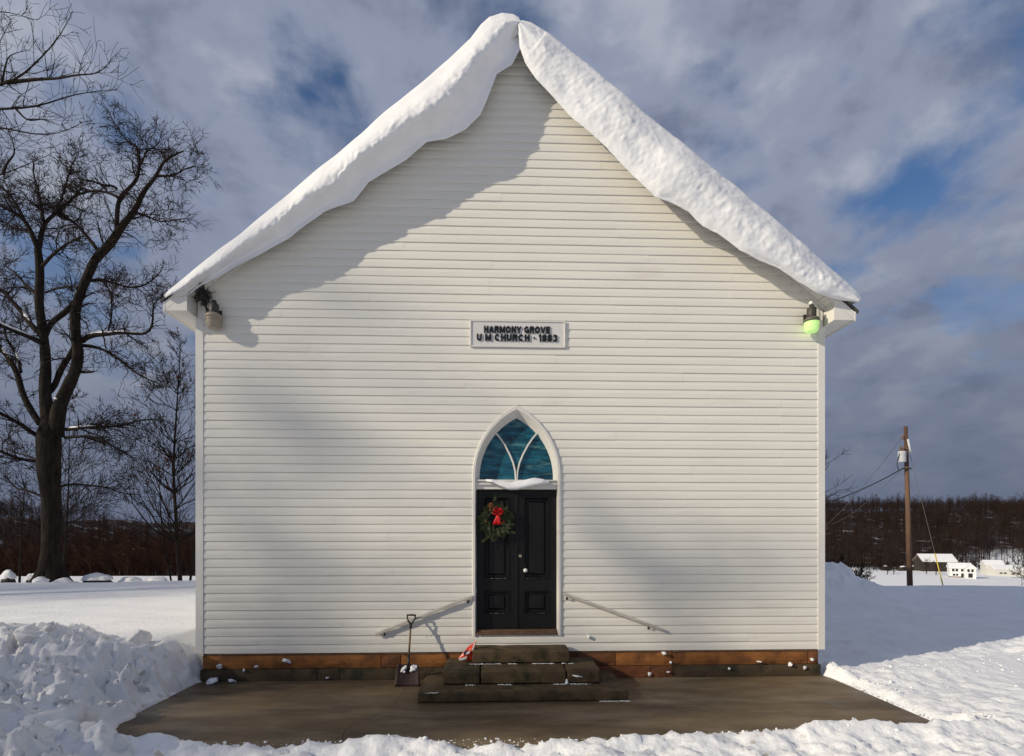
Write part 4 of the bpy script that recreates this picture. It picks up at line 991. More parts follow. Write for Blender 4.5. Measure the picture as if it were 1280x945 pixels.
# ================================================================== wreath on the left door leaf
def wreath():
    c = wp(620, 651, .035); rr = random.Random(9)
    root = empty('wreath', c, 'evergreen wreath with a red bow hanging on the left door leaf', 'wreath')
    V = []; Fs = []; R0 = .165
    m = MB(); m.tube([c+Vector((R0*math.cos(a), .015, R0*1.08*math.sin(a))) for a in (2*math.pi*i/24 for i in range(25))], .035, 8); m.build('ring', M['needle'], root, True)
    # sprigs of fir: a stem with needles on both sides
    vv = []; ff = []
    def sprig(p, d, L, n):
        d = d.normalized(); s = d.cross(Vector((0, 1, 0))).normalized(); f = Vector((0, -1, 0))
        for i in range(n):
            t = i/n; q = p+d*(L*t)
            for sg in (-1, 1):
                nd = (d*.75+s*sg*rr.uniform(.5, 1.0)+f*rr.uniform(-.25, .7)).normalized(); ln = rr.uniform(.026, .042)*(1-.35*t); w = nd.cross(f).normalized()*.0042
                k = len(vv); vv.extend([q-w, q+w, q+nd*ln+w*.4, q+nd*ln-w*.4, q+f*.004]); ff.extend([(k, k+1, k+2, k+3), (k, k+4, k+1), (k, k+3, k+4)])
    for i in range(150):
        a = rr.uniform(0, 2*math.pi); r = R0+rr.gauss(0, .034); p = c+Vector((r*math.cos(a), -rr.uniform(0, .05), r*1.08*math.sin(a)))
        tang = Vector((-math.sin(a), 0, math.cos(a))); rad = Vector((math.cos(a), 0, math.sin(a)))
        sprig(p, tang*rr.choice([-1, 1])*rr.uniform(.2, 1)+rad*rr.uniform(-.15, .9)+Vector((0, -rr.uniform(0, .5), -.25)), rr.uniform(.05, .10), 11)
    for (px, py, qx, qy) in ((605, 645, 597.5, 646), (610, 671, 602.5, 677.5), (624, 668, 617, 676), (636, 640, 641.5, 645)):
        a = wp(px, py, .01); b = wp(qx, qy, 0.0); sprig(a, b-a, (b-a).length, 18)
    mesh('greenery', vv, ff, M['needle'], root)
    bow = wp(622.3, 640, -.035)
    def ribbon(name, pts, w, mt=M['ribbon']):
        V = []; F = []
        for i, (p, wx) in enumerate(zip(pts, w)):
            V += [p-wx, p+wx, p+wx+Vector((0, .006, 0)), p-wx+Vector((0, .006, 0))]
        for i in range(len(pts)-1): F += [(i*4+j, i*4+(j+1) % 4, i*4+4+(j+1) % 4, i*4+4+j) for j in range(4)]
        F += [(3, 2, 1, 0), tuple(len(V)-4+j for j in range(4))]
        return mesh(name, V, F, mt, root, True)
    for s, tilt in ((-1, .75), (1, .45), (-1, -.15), (1, -.05)):
        pts = []; w = []
        for i in range(13):
            a = math.pi*2*i/12; l = .078*(1-math.cos(a))/2; h = .036*math.sin(a)
            d = Vector((s*math.cos(tilt), 0, math.sin(tilt))); u = Vector((-s*math.sin(tilt), 0, math.cos(tilt)))
            pts.append(bow+d*l+u*h*.8+Vector((0, -.02-.024*math.sin(a/2), 0))); w.append(u.cross(d).normalized()*.026+u*.014)
        ribbon('bow_loop', pts, w)
    MB().lathe([(.012, -.02), (.02, -.008), (.02, .008), (.012, .02)], (bow.x, bow.y-.02, bow.z), 12).build('bow_knot', M['ribbon'], root, True)
    for dx in (-.034, .020):
        pts = [bow+Vector((dx*t*1.2+.006*math.sin(t*5), -.01-.012*math.sin(t*4), -.02-.165*t)) for t in (0, .25, .5, .75, 1)]
        ribbon('bow_tail', pts, [Vector((.018+.014*t, .004, .0)) for t in (0, .25, .5, .75, 1)])
    k = wp(613.5, 632, -.02); m = MB()
    for i in range(26):
        a = i*2.4; rad = .022*math.sin(math.pi*(i+2)/30); q = k+Vector((rad*math.cos(a), rad*math.sin(a)*.8-.01, .04-.0028*i)); m.tube([q, q+Vector((math.cos(a)*.016, math.sin(a)*.016, .005))], [.007, .002], 5)
    m.build('pine_cone', M['cone'], root)
    for (px, py, r) in ((629.5, 652, .010), (628, 665, .009), (607, 652, .008), (613, 637, .010)):
        q = wp(px, py, -.02); m = MB(); m.lathe([(r*.3, -r*1.6), (r, -r*.6), (r, r*.6), (r*.3, r*1.6)], q, 10); m.build('berry', M['ribbon'] if px > 620 else M['cone'], root, True)
    MB().tube([wp(620, 631, .06), wp(620, 622, .066), wp(620, 613, .070)], .004, 6).build('hanger', M['iron'], root)
wreath()
# ================================================================== trees
class Tubes:
    def __init__(s): s.V = []; s.F = []; s.n = 0
    def add(s, pts, rad, k):
        P = np.array([tuple(p) for p in pts], float); n = len(P); r = np.array(rad, float)
        t = np.gradient(P, axis=0); t /= np.linalg.norm(t, axis=1)[:, None]+1e-9
        ref = np.array([0, 0, 1.0]) if abs(t[0][2]) < .9 else np.array([1.0, 0, 0])
        u = np.cross(t, ref); u /= np.linalg.norm(u, axis=1)[:, None]+1e-9; w = np.cross(t, u)
        a = 2*np.pi*np.arange(k)/k
        v = P[:, None, :]+(u[:, None, :]*np.cos(a)[None, :, None]+w[:, None, :]*np.sin(a)[None, :, None])*r[:, None, None]
        i = np.arange(n-1)[:, None]*k; j = np.arange(k)[None, :]; j2 = (j+1) % k
        f = np.stack(np.broadcast_arrays(i+j, i+j2, i+k+j2, i+k+j), -1).reshape(-1, 4)
        s.V.append(v.reshape(-1, 3)); s.F.append(f+s.n); s.n += n*k
    def build(s, name, mt, parent, smooth=True):
        return npmesh(name, np.concatenate(s.V), np.concatenate(s.F), mt, parent, smooth)
def smooth_line(pts, n):
    P = np.array([tuple(p) for p in pts], float)
    d = np.concatenate([[0], np.cumsum(np.linalg.norm(np.diff(P, axis=0), axis=1))]); t = np.linspace(0, d[-1], n)
    Q = np.stack([np.interp(t, d, P[:, i]) for i in range(3)], -1)
    for _ in range(2): Q[1:-1] = .25*Q[:-2]+.5*Q[1:-1]+.25*Q[2:]
    return [Vector(q) for q in Q]
def rot_dir(d, ang, rr, up=.15):
    o = d.orthogonal().normalized(); p = d.cross(o); a = rr.uniform(0, 2*math.pi)
    v = d*math.cos(ang)+(o*math.cos(a)+p*math.sin(a))*math.sin(ang); v.z += up; return v.normalized()
def grow(tb, st, d, L, r, lvl, rr, crook=.22, up=.06, kids=(4, 5, 5), tips=None, ang=(.5, 1.0), shrink=(.38, .68), rmin=.003):
    n = 6 if L > .8 else 4; pts = [st]; dirs = [d]; q = st.copy(); dd = d.copy()
    for i in range(n):
        dd = (dd+Vector((rr.gauss(0, crook), rr.gauss(0, crook), rr.gauss(0, crook)+up))).normalized(); q = q+dd*(L/n); pts.append(q.copy()); dirs.append(dd.copy())
    rad = [max(rmin*.8, r*(1-.72*i/n)) for i in range(n+1)]
    tb.add(pts, rad, 6 if r > .04 else 4 if r > .015 else 3)
    if tips is not None and lvl == 0: tips.append(pts[-1])
    if lvl > 0:
        for _ in range(rr.randint(kids[0], kids[1])):
            k = rr.randint(1, n); grow(tb, pts[k], rot_dir(dirs[k], rr.uniform(*ang), rr, .12), L*rr.uniform(*shrink), max(rad[k]*rr.uniform(.45, .7), rmin), lvl-1, rr, crook, up, kids, tips, ang, shrink, rmin)
def sub_twigs(tb, line, rad, rr, per_m, L, lvl, r0=None, kids=(3, 5), crook=.24, tips=None, start=.2, rmin=.003, up=.05):
    tot = sum((line[i+1]-line[i]).length for i in range(len(line)-1)); n = int(tot*per_m)+1
    for _ in range(n):
        k = rr.randint(int(len(line)*start), len(line)-1); a = line[max(k-1, 0)]; b = line[min(k+1, len(line)-1)]; d = (b-a).normalized()
        t = k/(len(line)-1)
        grow(tb, line[k], rot_dir(d, rr.uniform(.5, 1.25), rr, .15), L*rr.uniform(.45, 1.1)*(1.1-.45*t), min(rad[k]*.5, r0 or 9), lvl, rr, crook, up, kids, tips, rmin=rmin)
def snow_on(tb, line, rad, i0, i1, h=1.0):
    pts = line[i0:i1]; n = len(pts)
    if n < 3: return
    q = [p+Vector((0, 0, r*.75)) for p, r in zip(pts, rad[i0:i1])]
    rr_ = [r*.75*h*max(.06, math.sin(math.pi*(i+.15)/(n-.7))**.5) for i, r in enumerate(rad[i0:i1])]
    tb.add(q, rr_, 8)

def oak():
    D = 19.5; rr = random.Random(31)
    base = dp(64, 727, D)
    root = empty('oak_tree', (base.x, base.y, gz(base.x, base.y)), 'huge bare forked oak with snow on its limbs left of the church', 'tree')
    tr = Tubes(); tw = Tubes(); sn = []; tips = []
    px2m = D/FPX
    limbs = [  # (pixel points, start width px, end width px, depth drift, snow spans, twig density)
        ([(64, 735), (64, 722), (64, 700), (64, 640), (64, 590), (64, 560), (63, 540), (60, 520), (57, 490), (56, 465), (54, 424), (51, 380), (50, 345), (50, 325), (48, 312)], [(0, 46), (.03, 33), (.1, 26), (.3, 27), (.42, 34), (.48, 24), (.56, 16), (.75, 13), (1, 10)], 0, [], .001),
        ([(70, 545), (75, 515), (82, 490), (94, 465), (98, 440), (98, 424), (96, 390), (97, 372), (101, 355), (110, 337), (120, 324), (135, 308), (148, 289), (157, 274), (169, 263), (175, 249), (180, 234), (193, 219), (207, 200), (216, 195), (226, 185)], [(0, 22), (.2, 15), (.35, 13), (.6, 12), (.8, 7), (1, 2)], -.8, [(3, 6), (17, 20), (27, 29), (31, 34)], 1.6),
        ([(193, 219), (203, 217), (216, 219), (233, 213), (246, 210)], [(0, 4), (1, 1.2)], -.4, [], 2.6),
        ([(146, 287), (147, 268), (149, 249), (159, 240), (169, 225), (177, 208), (175, 185), (168, 180), (157, 176), (148, 162), (142, 150)], [(0, 7), (.5, 4.5), (1, 1)], .6, [], 2.4),
        ([(177, 205), (183, 190), (195, 178), (203, 168)], [(0, 3), (1, 1)], .9, [], 3),
        ([(148, 247), (135, 240), (114, 239), (91, 243), (80, 257), (70, 262)], [(0, 4.5), (1, 1.5)], 1.2, [], 2.4),
        ([(146, 236), (142, 232), (127, 232), (114, 223), (99, 225), (88, 214)], [(0, 4), (1, 1.2)], -.9, [], 2.4),
        ([(169, 265), (186, 271), (203, 280), (218, 275), (231, 270)], [(0, 4), (1, 1)], -1.2, [], 2.4),
        ([(123, 314), (106, 293), (97, 280), (80, 270), (66, 262), (58, 248)], [(0, 6), (1, 2)], .9, [], 1.9),
        ([(103, 426), (116, 420), (132, 417.5), (150, 416), (165, 416), (184, 417), (190, 398), (187, 377), (196, 372), (205, 369)], [(0, 8), (.55, 4), (.6, 3.5), (1, 1.4)], -1.4, [(1, 13)], 1.7),
        ([(104, 432), (124, 433), (148, 448), (170, 468), (186, 474), (203, 482)], [(0, 6), (1, 1.5)], -.6, [], 1.8),
        ([(107, 351), (132, 349), (154, 358), (176, 363), (192, 347), (205, 340)], [(0, 5), (1, 1.2)], 1.0, [], 2.2),
        ([(135, 416), (137, 390), (140, 365), (150, 352)], [(0, 3), (1, 1)], -1.2, [], 2.6),
        ([(102, 465), (112, 464), (120, 465)], [(0, 5), (1, 2)], -.6, [], .3),
        ([(93, 378), (80, 390), (66, 404), (57, 422), (53, 438)], [(0, 8), (.8, 8), (1, 3)], .2, [], .6),
        ([(95, 430), (84, 445), (74, 462), (66, 480), (58, 500)], [(0, 8), (.8, 9), (1, 4)], .2, [(2, 5)], .5),
        ([(82, 537), (100, 536), (118, 534), (148, 534), (170, 525), (198, 523)], [(0, 6), (1, 1.5)], -.8, [(0, 5)], 2.0),
        ([(76, 608), (91, 603), (114, 608), (135, 608), (152, 618), (174, 618)], [(0, 4), (1, 1.2)], .8, [], 2.2),
        ([(82, 547), (104, 546), (118, 544), (137, 555), (159, 567), (168, 574)], [(0, 5), (1, 1.2)], -1.3, [], 1.8),
        ([(57, 430), (36, 421), (16, 413), (0, 405), (-26, 398)], [(0, 8), (1, 5)], -.9, [(2, 12)], 1.0),
        ([(53, 420), (41, 408), (28, 391), (11, 371), (-2, 358), (-20, 345)], [(0, 9), (1, 4)], .8, [(2, 5), (8, 11)], 1.5),
        ([(50, 530), (40, 512), (30, 492), (25, 465), (11, 448), (-2, 434), (-20, 410)], [(0, 10), (1, 6)], .6, [(8, 11)], 1.2),
        ([(26, 465), (18, 440), (10, 425), (2, 408)], [(0, 5), (1, 3)], .5, [(2, 6)], 1.2),
        ([(50, 547), (33, 534), (16, 525), (0, 516), (-18, 505)], [(0, 7), (1, 4)], -.9, [], 1.3),
        ([(47, 577), (25, 574), (13, 570), (0, 563), (-18, 556)], [(0, 6), (1, 3.5)], -.6, [], 1.3),
        ([(48, 575), (36, 570), (20, 566), (4, 560)], [(0, 3), (1, 1.5)], .5, [], 1.3),
        ([(51, 620), (35, 612), (18, 612), (10, 595)], [(0, 4), (1, 1.2)], .5, [], 2),
        ([(48, 314), (40, 291), (27, 270), (8, 261), (-12, 250)], [(0, 8), (1, 4)], -.6, [], 1.6),
        ([(48, 312), (54, 290), (54, 278), (70, 265), (85, 250), (102, 236)], [(0, 8), (1, 2)], .4, [], 1.8),
        ([(54, 276), (48, 255), (46, 235), (40, 215), (44, 200)], [(0, 5), (1, 1.5)], .8, [], 2.4),
        ([(51, 335), (60, 318), (74, 308), (95, 300), (106, 296)], [(0, 6), (1, 2)], -1.4, [], 1.7),
        ([(30, 274), (20, 255), (8, 240), (-6, 225)], [(0, 5), (1, 2)], 1.0, [], 2),
        ([(40, 292), (20, 285), (0, 275), (-15, 272)], [(0, 4), (1, 2)], 1.5, [], 2),
        ([(70, 265), (75, 240), (90, 215), (96, 195)], [(0, 4), (1, 1)], 1.2, [], 2.8),
        ([(51, 372), (35, 360), (18, 340), (2, 330)], [(0, 5), (1, 2)], 1.5, [], 1.8),
        ([(97, 360), (85, 356), (70, 362), (58, 366)], [(0, 4), (1, 2)], 1.8, [], 1.5),
    ]
    for pts, ws, drift, spans, dens in limbs:
        n = max(12, 2*len(pts)); k = len(pts)
        w3 = [dp(x, y, D+drift*(i/(k-1)) if drift else D)+Vector((0, rr.uniform(-.15, .15)*(1 if i else 0), 0)) for i, (x, y) in enumerate(pts)]
        if ws[0][1] > 40: n = 40
        line = smooth_line(w3, n)
        rad = [float(np.interp(i/(n-1), [a for a, b in ws], [b for a, b in ws]))*.39*px2m*(1+.06*rr.uniform(-1, 1)) for i in range(n)]
        big = rad[0] > .07
        (tr if big else tw).add(line, rad, 12 if rad[0] > .3 else 8 if big else 6)
        for a, b in spans:
            if min(b, n)-a >= 3: one = Tubes(); snow_on(one, line, rad, a, min(b, n), 1.2); sn.append(one)
        if dens:
            sub_twigs(tw, line, rad, rr, dens*1.9, 1.2, 2, .030, (4, 6), tips=tips, rmin=.0078, up=-.01)
            sub_twigs(tw, line, rad, rr, dens*3.0, .8, 1, .016, (3, 5), tips=tips, rmin=.0066, up=-.01)
    # root flare
    for a in range(7):
        an = a*.9; p = Vector((base.x, base.y, gz(base.x, base.y))); tr.add([p+Vector((math.cos(an)*.15, math.sin(an)*.15, .7)), p+Vector((math.cos(an)*.42, math.sin(an)*.42, .25)), p+Vector((math.cos(an)*.75, math.sin(an)*.75, -.05))], [.25, .2, .1], 7)
    tr.build('trunk', M['bark'], root); tw.build('crown', M['twig'], root)
    for one in sn: one.build('branch_snow', M['snow'], root)
    V = []; F = []
    for i in range(60):
        p = rr.choice(tips); s = rr.uniform(.03, .06); k = len(V)
        a = Vector((rr.gauss(0, 1), rr.gauss(0, 1), rr.gauss(0, 1))).normalized(); b = a.orthogonal().normalized(); c = a.cross(b)
        V += [p, p+(a+b*.6)*s, p+a*s*2, p+(a-b*.6)*s, p+a*s+c*s*.4]; F += [(k, k+1, k+4), (k+1, k+2, k+4), (k+2, k+3, k+4), (k+3, k, k+4)]
    mesh('dry_leaves', V, F, M['leaf_dry'], root)['kind'] = 'stuff'
    # snow crumpled up round the foot
    return root
oak()

def near_tree():
    D = 11.5; rr = random.Random(77); b = dp(-175, 780, D+1.5); g = gz(b.x, b.y)
    root = empty('bare_tree', (b.x, b.y, g), 'nearer bare tree reaching slender branches in at the upper left corner', 'tree')
    tr = Tubes(); tw = Tubes(); s = D/FPX
    trunk = smooth_line([Vector((b.x, b.y, g-.1)), Vector((b.x+.1, b.y, g+2.5)), Vector((b.x-.1, b.y-.1, g+5)), dp(-160, 330, D+1.4), dp(-150, 200, D+1.2), dp(-140, 60, D+1), dp(-120, -120, D+1)], 24)
    trad = [.24*(1-.75*i/23)+.02 for i in range(24)]; tr.add(trunk, trad, 10)
    L = [([(-152, 200), (-80, 140), (-30, 112), (0, 106), (21, 101), (47, 77), (60, 63), (77, 44), (91, 14)], 9, .5, -.6), ([(10, 103), (47, 99), (77, 98), (95, 93), (126, 93), (142, 70)], 4.6, .5, -.9),
         ([(-154, 250), (-70, 165), (-20, 138), (0, 136), (35, 135), (54, 133), (77, 122), (100, 116), (140, 112)], 8, .5, .3), ([(-156, 290), (-70, 190), (-20, 160), (0, 159), (28, 164), (54, 172), (84, 165), (105, 152)], 7, .4, -.3),
         ([(-158, 330), (-70, 250), (-20, 224), (0, 219), (23, 212), (42, 200), (63, 193)], 7, .4, .5), ([(4, 218), (8, 204), (19, 193), (16, 175), (10, 165)], 3.5, .4, .2),
         ([(-145, 120), (-70, 40), (-20, 15), (0, 14), (21, 16), (34, 19), (44, 25)], 6, .4, .4), ([(2, 106), (6, 85), (10, 70), (20, 66), (38, 62)], 3, .4, .5), ([(-150, 160), (-60, 90), (-10, 70), (4, 45), (14, 25)], 5, .4, -.8),
         ([(-150, 180), (-200, 100), (-240, 40)], 9, 1.5, .8), ([(-156, 260), (-230, 190), (-290, 150)], 9, 1.5, -.8), ([(20, 136), (34, 152), (55, 148), (76, 157)], 2.6, .4, .3)]
    for pts, w0, w1, dr in L:
        k = len(pts); n = 3*k; line = smooth_line([dp(x, y, D+1.3*(1-min(1, i/3))*(1 if x < -100 or pts[0][0] < -100 else 0)+dr*i/k) for i, (x, y) in enumerate(pts)], n)
        rad = [max(.0045, .56*s*(w0+(w1-w0)*(i/(n-1))**.7)) for i in range(n)]
        (tr if w0 > 5 else tw).add(line, rad, 6)
        sub_twigs(tw, line, rad, rr, 3.6, .95, 1, .012, (3, 5), crook=.16, start=.30, rmin=.0046)
        sub_twigs(tw, line, rad, rr, 3.6, .40, 1, .007, (1, 3), crook=.16, start=.30, rmin=.0042)
    tr.build('trunk', M['bark'], root); tw.build('crown', M['twig'], root)
near_tree()

def slim_tree(name, px, py, top, D, lab, sd, stems=1, width=.055, spread=.32, dens=26, lean=0, leafy=False, cat='tree', wood='twig', group=None):
    rr = random.Random(sd); b = dp(px, py, D); g = gz(b.x, b.y); H = (dp(px, top, D).z-g)
    root = empty(name, (b.x, b.y, g), lab, cat, group); tr = Tubes(); tw = Tubes(); tips = []
    for st in range(stems):
        a = rr.uniform(0, 6.28); off = (0 if st == 0 else spread*.5*H); hh = H*(1 if st == 0 else rr.uniform(.5, .85))
        p0 = Vector((b.x+(0 if st == 0 else rr.uniform(-.35, .35)), b.y+(0 if st == 0 else rr.uniform(-.3, .3)), g-.1)); p1 = p0+Vector((math.cos(a)*off*.4+lean*hh, math.sin(a)*off*.4, hh+.1))
        mid = (p0+p1)/2+Vector((rr.gauss(0, .03)*H, rr.gauss(0, .03)*H, 0)); line = smooth_line([p0, mid, p1], 16); rad = [max(.006, width*(1-.9*i/15)*(1 if st == 0 else .6)) for i in range(16)]
        tr.add(line, rad, 7)
        for k in range(dens if st == 0 else dens//2):
            i = rr.randint(3, 15); t = i/15; a2 = rr.uniform(0, 6.28); L = H*spread*(1.15-t)*rr.uniform(.5, 1.1)
            d = Vector((math.cos(a2), math.sin(a2), rr.uniform(.5, 1.15))).normalized(); grow(tw, line[i], d, L, rad[i]*.5, 2, rr, .13, .05, (4, 6), tips, (.4, .85), (.35, .6), rmin=D*.00036)
    tr.build('trunk', M['bark'], root); tw.build('crown', M[wood], root)
    if leafy:
        V = []; F = []
        for i in range(220):
            p = rr.choice(tips); s = rr.uniform(.03, .06); k = len(V); a = Vector((rr.gauss(0, 1), rr.gauss(0, 1), rr.gauss(0, 1))).normalized(); bb = a.orthogonal().normalized(); c = a.cross(bb)
            V += [p, p+(a+bb*.6)*s, p+a*s*2, p+(a-bb*.6)*s, p+a*s+c*s*.4]; F += [(k, k+1, k+4), (k+1, k+2, k+4), (k+2, k+3, k+4), (k+3, k, k+4)]
        mesh('dry_leaves', V, F, M['leaf_dry'], root)['kind'] = 'stuff'
    return root
slim_tree('young_tree', 226, 731, 432, 20.5, 'slim bare young tree standing close to the left church wall', 3, 1, .085, .36, 70, 0, True)
slim_tree('young_tree', 236, 731, 520, 21.2, 'thin leaning trunk right behind the slim young tree', 4, 1, .05, .30, 14, .06)
slim_tree('young_tree', 216, 731, 560, 21.5, 'low sapling with rusty leaves left of the slim young tree', 5, 1, .04, .45, 16, -.10, True, wood='russet')
slim_tree('young_tree', 24, 722, 590, 22.5, 'thin crooked sapling left of the big oak', 6, 1, .05, .30, 12, .06)
slim_tree('young_tree', 78, 724, 500, 23.5, 'twiggy sapling half hidden behind the oak trunk', 8, 3, .05, .42, 34, .04)
slim_tree('bare_tree', 998, 735, 505, 26, 'bare tree behind the church, only twig tips past its right wall', 12, 1, .10, .36, 34, .0)
slim_tree('shrub', 1049, 737, 700, 23, 'leggy brown shrub behind the snow drift at the right church wall', 14, 6, .02, .7, 12, .1, cat='shrub', wood='wood')
slim_tree('shrub', 1070, 740, 708, 24, 'lower brown shrub beside the leggy one past the snow drift', 15, 6, .018, .8, 10, .15, cat='shrub', wood='wood')
slim_tree('shrub', 1290, 752, 680, 24, 'bare bush poking in at the right edge of the photo', 16, 5, .025, .6, 8, -.06, cat='shrub', wood='wood')

def side_tree(x, y, H, sd, lab, spread=.13):
    rr = random.Random(sd); g = gz(x, y); root = empty('bare_tree', (x, y, g), lab, 'tree'); tr = Tubes(); tw = Tubes()
    line = smooth_line([Vector((x, y, g-.2)), Vector((x+.2, y, g+H*.45)), Vector((x-.2, y+.3, g+H*.92))], 20); rad = [.26*(1-.88*i/19) for i in range(20)]; tr.add(line, rad, 9)
    for k in range(40):
        i = rr.randint(6, 18); a = rr.uniform(0, 6.28); t = i/19
        grow(tw, line[i], Vector((math.cos(a), math.sin(a), rr.uniform(.3, 1.0))).normalized(), H*spread*(1.7-t)*rr.uniform(.7, 1.1), min(rad[i]*.5, .05), 2, rr, .14, .04, (5, 7), None, (.4, .9), (.4, .7), rmin=.014)
    tr.build('trunk', M['bark'], root); tw.build('crown', M['twig'], root)
side_tree(-58.6, -24.9, 18.6, 41, 'slim bare tree on the rise beyond the left edge of the photo', .13)
side_tree(-50.6, -24.0, 14.8, 42, 'shorter bare tree on the same rise, nearest the road', .10)
side_tree(-62.4, -26.8, 13.0, 43, 'bushy bare tree on the rise, farthest from the church', .20)
side_tree(-66.5, -15.8, 17.5, 44, 'wide bare tree added on the rise to shade the left field', .30)  # unseen tree, placed where its crown dulls the sun on the left field
side_tree(-73.5, -17.5, 18.5, 45, 'tallest bare tree at the back of the rise, added to shade the left field', .30)  # second unseen tree added for the same field shade
# low dark mounds under snow at the edge of the left field
def mound(px, py, w, h, D, lab, sd):
    b = dp(px, py, D); g = gz(b.x, b.y); s = D/FPX; rx = w*s*.40; hz = (dp(px, py-h, D).z-g)*1.05; rr = random.Random(sd)
    root = empty('snowy_mound', (b.x, b.y, g), lab, 'mound', 'snow capped mounds at the field edge')
    for nm, mt, sc, zo in (('rock', M['boulder'], (1.04, .95, 1.0), 0), ('snow_cap', M['snow'], (.98, .80, .50), .52)):
        bm = bmesh.new(); bmesh.ops.create_icosphere(bm, subdivisions=4, radius=1.0)
        for v in bm.verts:
            p = v.co.copy(); k = 1+.22*mn.noise(p*1.4+Vector((sd, 0, 0)))+.10*mn.noise(p*3.5+Vector((0, sd, 0)))
            z = p.z*k
            if nm == 'snow_cap' and z < 0: z *= .12
            if nm == 'rock' and z < -.3: z = -.3
            v.co = Vector((p.x*k*sc[0]*rx, p.y*k*sc[1]*rx*.7, (z*sc[2]*.75+zo)*hz))+Vector((b.x, b.y, g+.05))
        me = bpy.data.meshes.new(nm); bm.to_mesh(me); bm.free(); me.shade_smooth(); link(nm, me, root, mt)
mound(120, 731, 46, 14, 20, 'long snow capped mound just right of the oak', 1)
mound(163, 732, 36, 11, 20.4, 'snow capped mound second to the right of the oak', 2)
mound(197, 732.5, 34, 11, 20.6, 'snow capped mound just left of the slim young tree', 3)
mound(10, 724, 22, 11, 20, 'round snow capped mound at the left edge of the photo', 4)
mound(40, 725, 20, 8, 20.5, 'small snow capped mound left of the oak trunk', 5)
def foot_snow():
    b = dp(64, 727, 19.3); g = gz(b.x, b.y); bm = bmesh.new(); bmesh.ops.create_icosphere(bm, subdivisions=5, radius=1.0)
    for v in bm.verts:
        p = v.co.copy(); k = 1+.35*mn.noise(p*2.2)+.16*mn.noise(p*6)
        v.co = Vector((b.x+p.x*k*.95, b.y-.15+p.y*k*.7, g-.08+max(p.z*k, -.2)*.42))
    me = bpy.data.meshes.new('snow_hump'); bm.to_mesh(me); bm.free(); me.shade_smooth(); tag(link('snow_hump', me, None, M['snow']), 'white snow hump at the foot of the oak', 'snow')
foot_snow()

# ================================================================== utility pole, transformer, lines, guy wire
def pole():
    D = 25.0; t = dp(1132, 533, D); b = dp(1137.6, 740, D); g = gz(b.x, b.y); b = b+(b-t)*((b.z-g+.3)/(t.z-b.z))
    root = empty('utility_pole', (b.x, b.y, g), 'weathered wooden utility pole with a grey transformer right of the church', 'utility pole')
    m = MB(); m.tube([b, b+(t-b)*.5, t], [.122, .104, .080], 14); m.build('pole', M['pole'], root, True)
    c = dp(1127.5, 571, D-.15); H = 13.5*D/FPX
    m = MB(); m.lathe([(.05, -H*.52), (.155, -H*.5), (.165, -H*.45), (.165, H*.38), (.172, H*.40), (.172, H*.46), (.11, H*.52), (.03, H*.54)], c, 20); tr = m.build('transformer', M['galv'], root, True)
    for dx, h in ((-.09, .30), (.02, .22)): MB().lathe([(.03, 0), (.05, .05), (.03, .08), (.05, .12), (.03, .16), (.02, h)], (c.x+dx, c.y-.02, c.z+H*.5), 10).build('bushing', M['brown_brick'], tr, True)
    m = MB(); pc = dp(1131.5, 571, D); m.box(c.x+.1, pc.x, c.y-.03, c.y+.05, c.z-.2, c.z-.12); m.box(c.x+.1, pc.x, c.y-.03, c.y+.05, c.z+.1, c.z+.18); m.build('bracket', M['dark_metal'], root)
    MB().tube([dp(1135, 549, D-.2), dp(1136.5, 557, D-.25), dp(1138.3, 565, D-.3)], .045, 10).build('fuse_tube', M['galv'], root, True)
    MB().tube([dp(1124.5, 567, D-.2), dp(1121.5, 577, D-.2), dp(1121.5, 583, D-.2), dp(1124, 588, D-.2), dp(1129, 586, D-.1)], .018, 6).build('lead_wire', M['wire'], root)
    m = MB(); m.box(pc.x-.22, pc.x+.2, c.y+.0, c.y+.08, dp(1130, 587, D).z, dp(1130, 585, D).z); m.build('cross_bracket', M['dark_metal'], root)
    m = MB(); m.lathe([(.04, 0), (.07, .05), (.04, .1), (.06, .14), (.02, .18)], dp(1129, 549, D), 10); m.build('insulator', M['brown_brick'], root, True)
    def line(nm, a, b_, sag, r, lab, mt=M['wire']):
        n = 14; pts = [a+(b_-a)*(i/n)-Vector((0, 0, 4*sag*(i/n)*(1-i/n))) for i in range(n+1)]; o = MB().tube(pts, r, 6).build(nm, mt, None, True); tag(o, lab, 'wire', 'overhead lines at the pole')
    line('service_cable', dp(1126, 587, D), dp(930, 645, D+2), .55, .026, 'thick black service cable sagging from the pole to the church')
    line('power_line', dp(1128, 546, D), dp(1010, 670, D+40), .8, .012, 'thin line from the pole top slanting down behind the church', M['steel_wire'])
    line('power_line', dp(1129, 585, D), dp(1040, 655, D+30), .4, .010, 'thinnest line below the service cable by the transformer', M['steel_wire'])
    a = dp(1135.5, 560, D); e = dp(1182, 745, D-1.0); gy_ = gz(e.x, e.y); e.z = max(e.z, gy_-.4)
    root2 = empty('guy_wire', (e.x, e.y, gy_), 'slanting guy wire with a yellow guard right of the pole', 'wire')
    MB().tube([a, e], .010, 6).build('strand', M['steel_wire'], root2); d = (e-a); MB().tube([a+d*.72, a+d*1.0], .024, 8).build('yellow_guard', M['yellow'], root2, True)
pole()

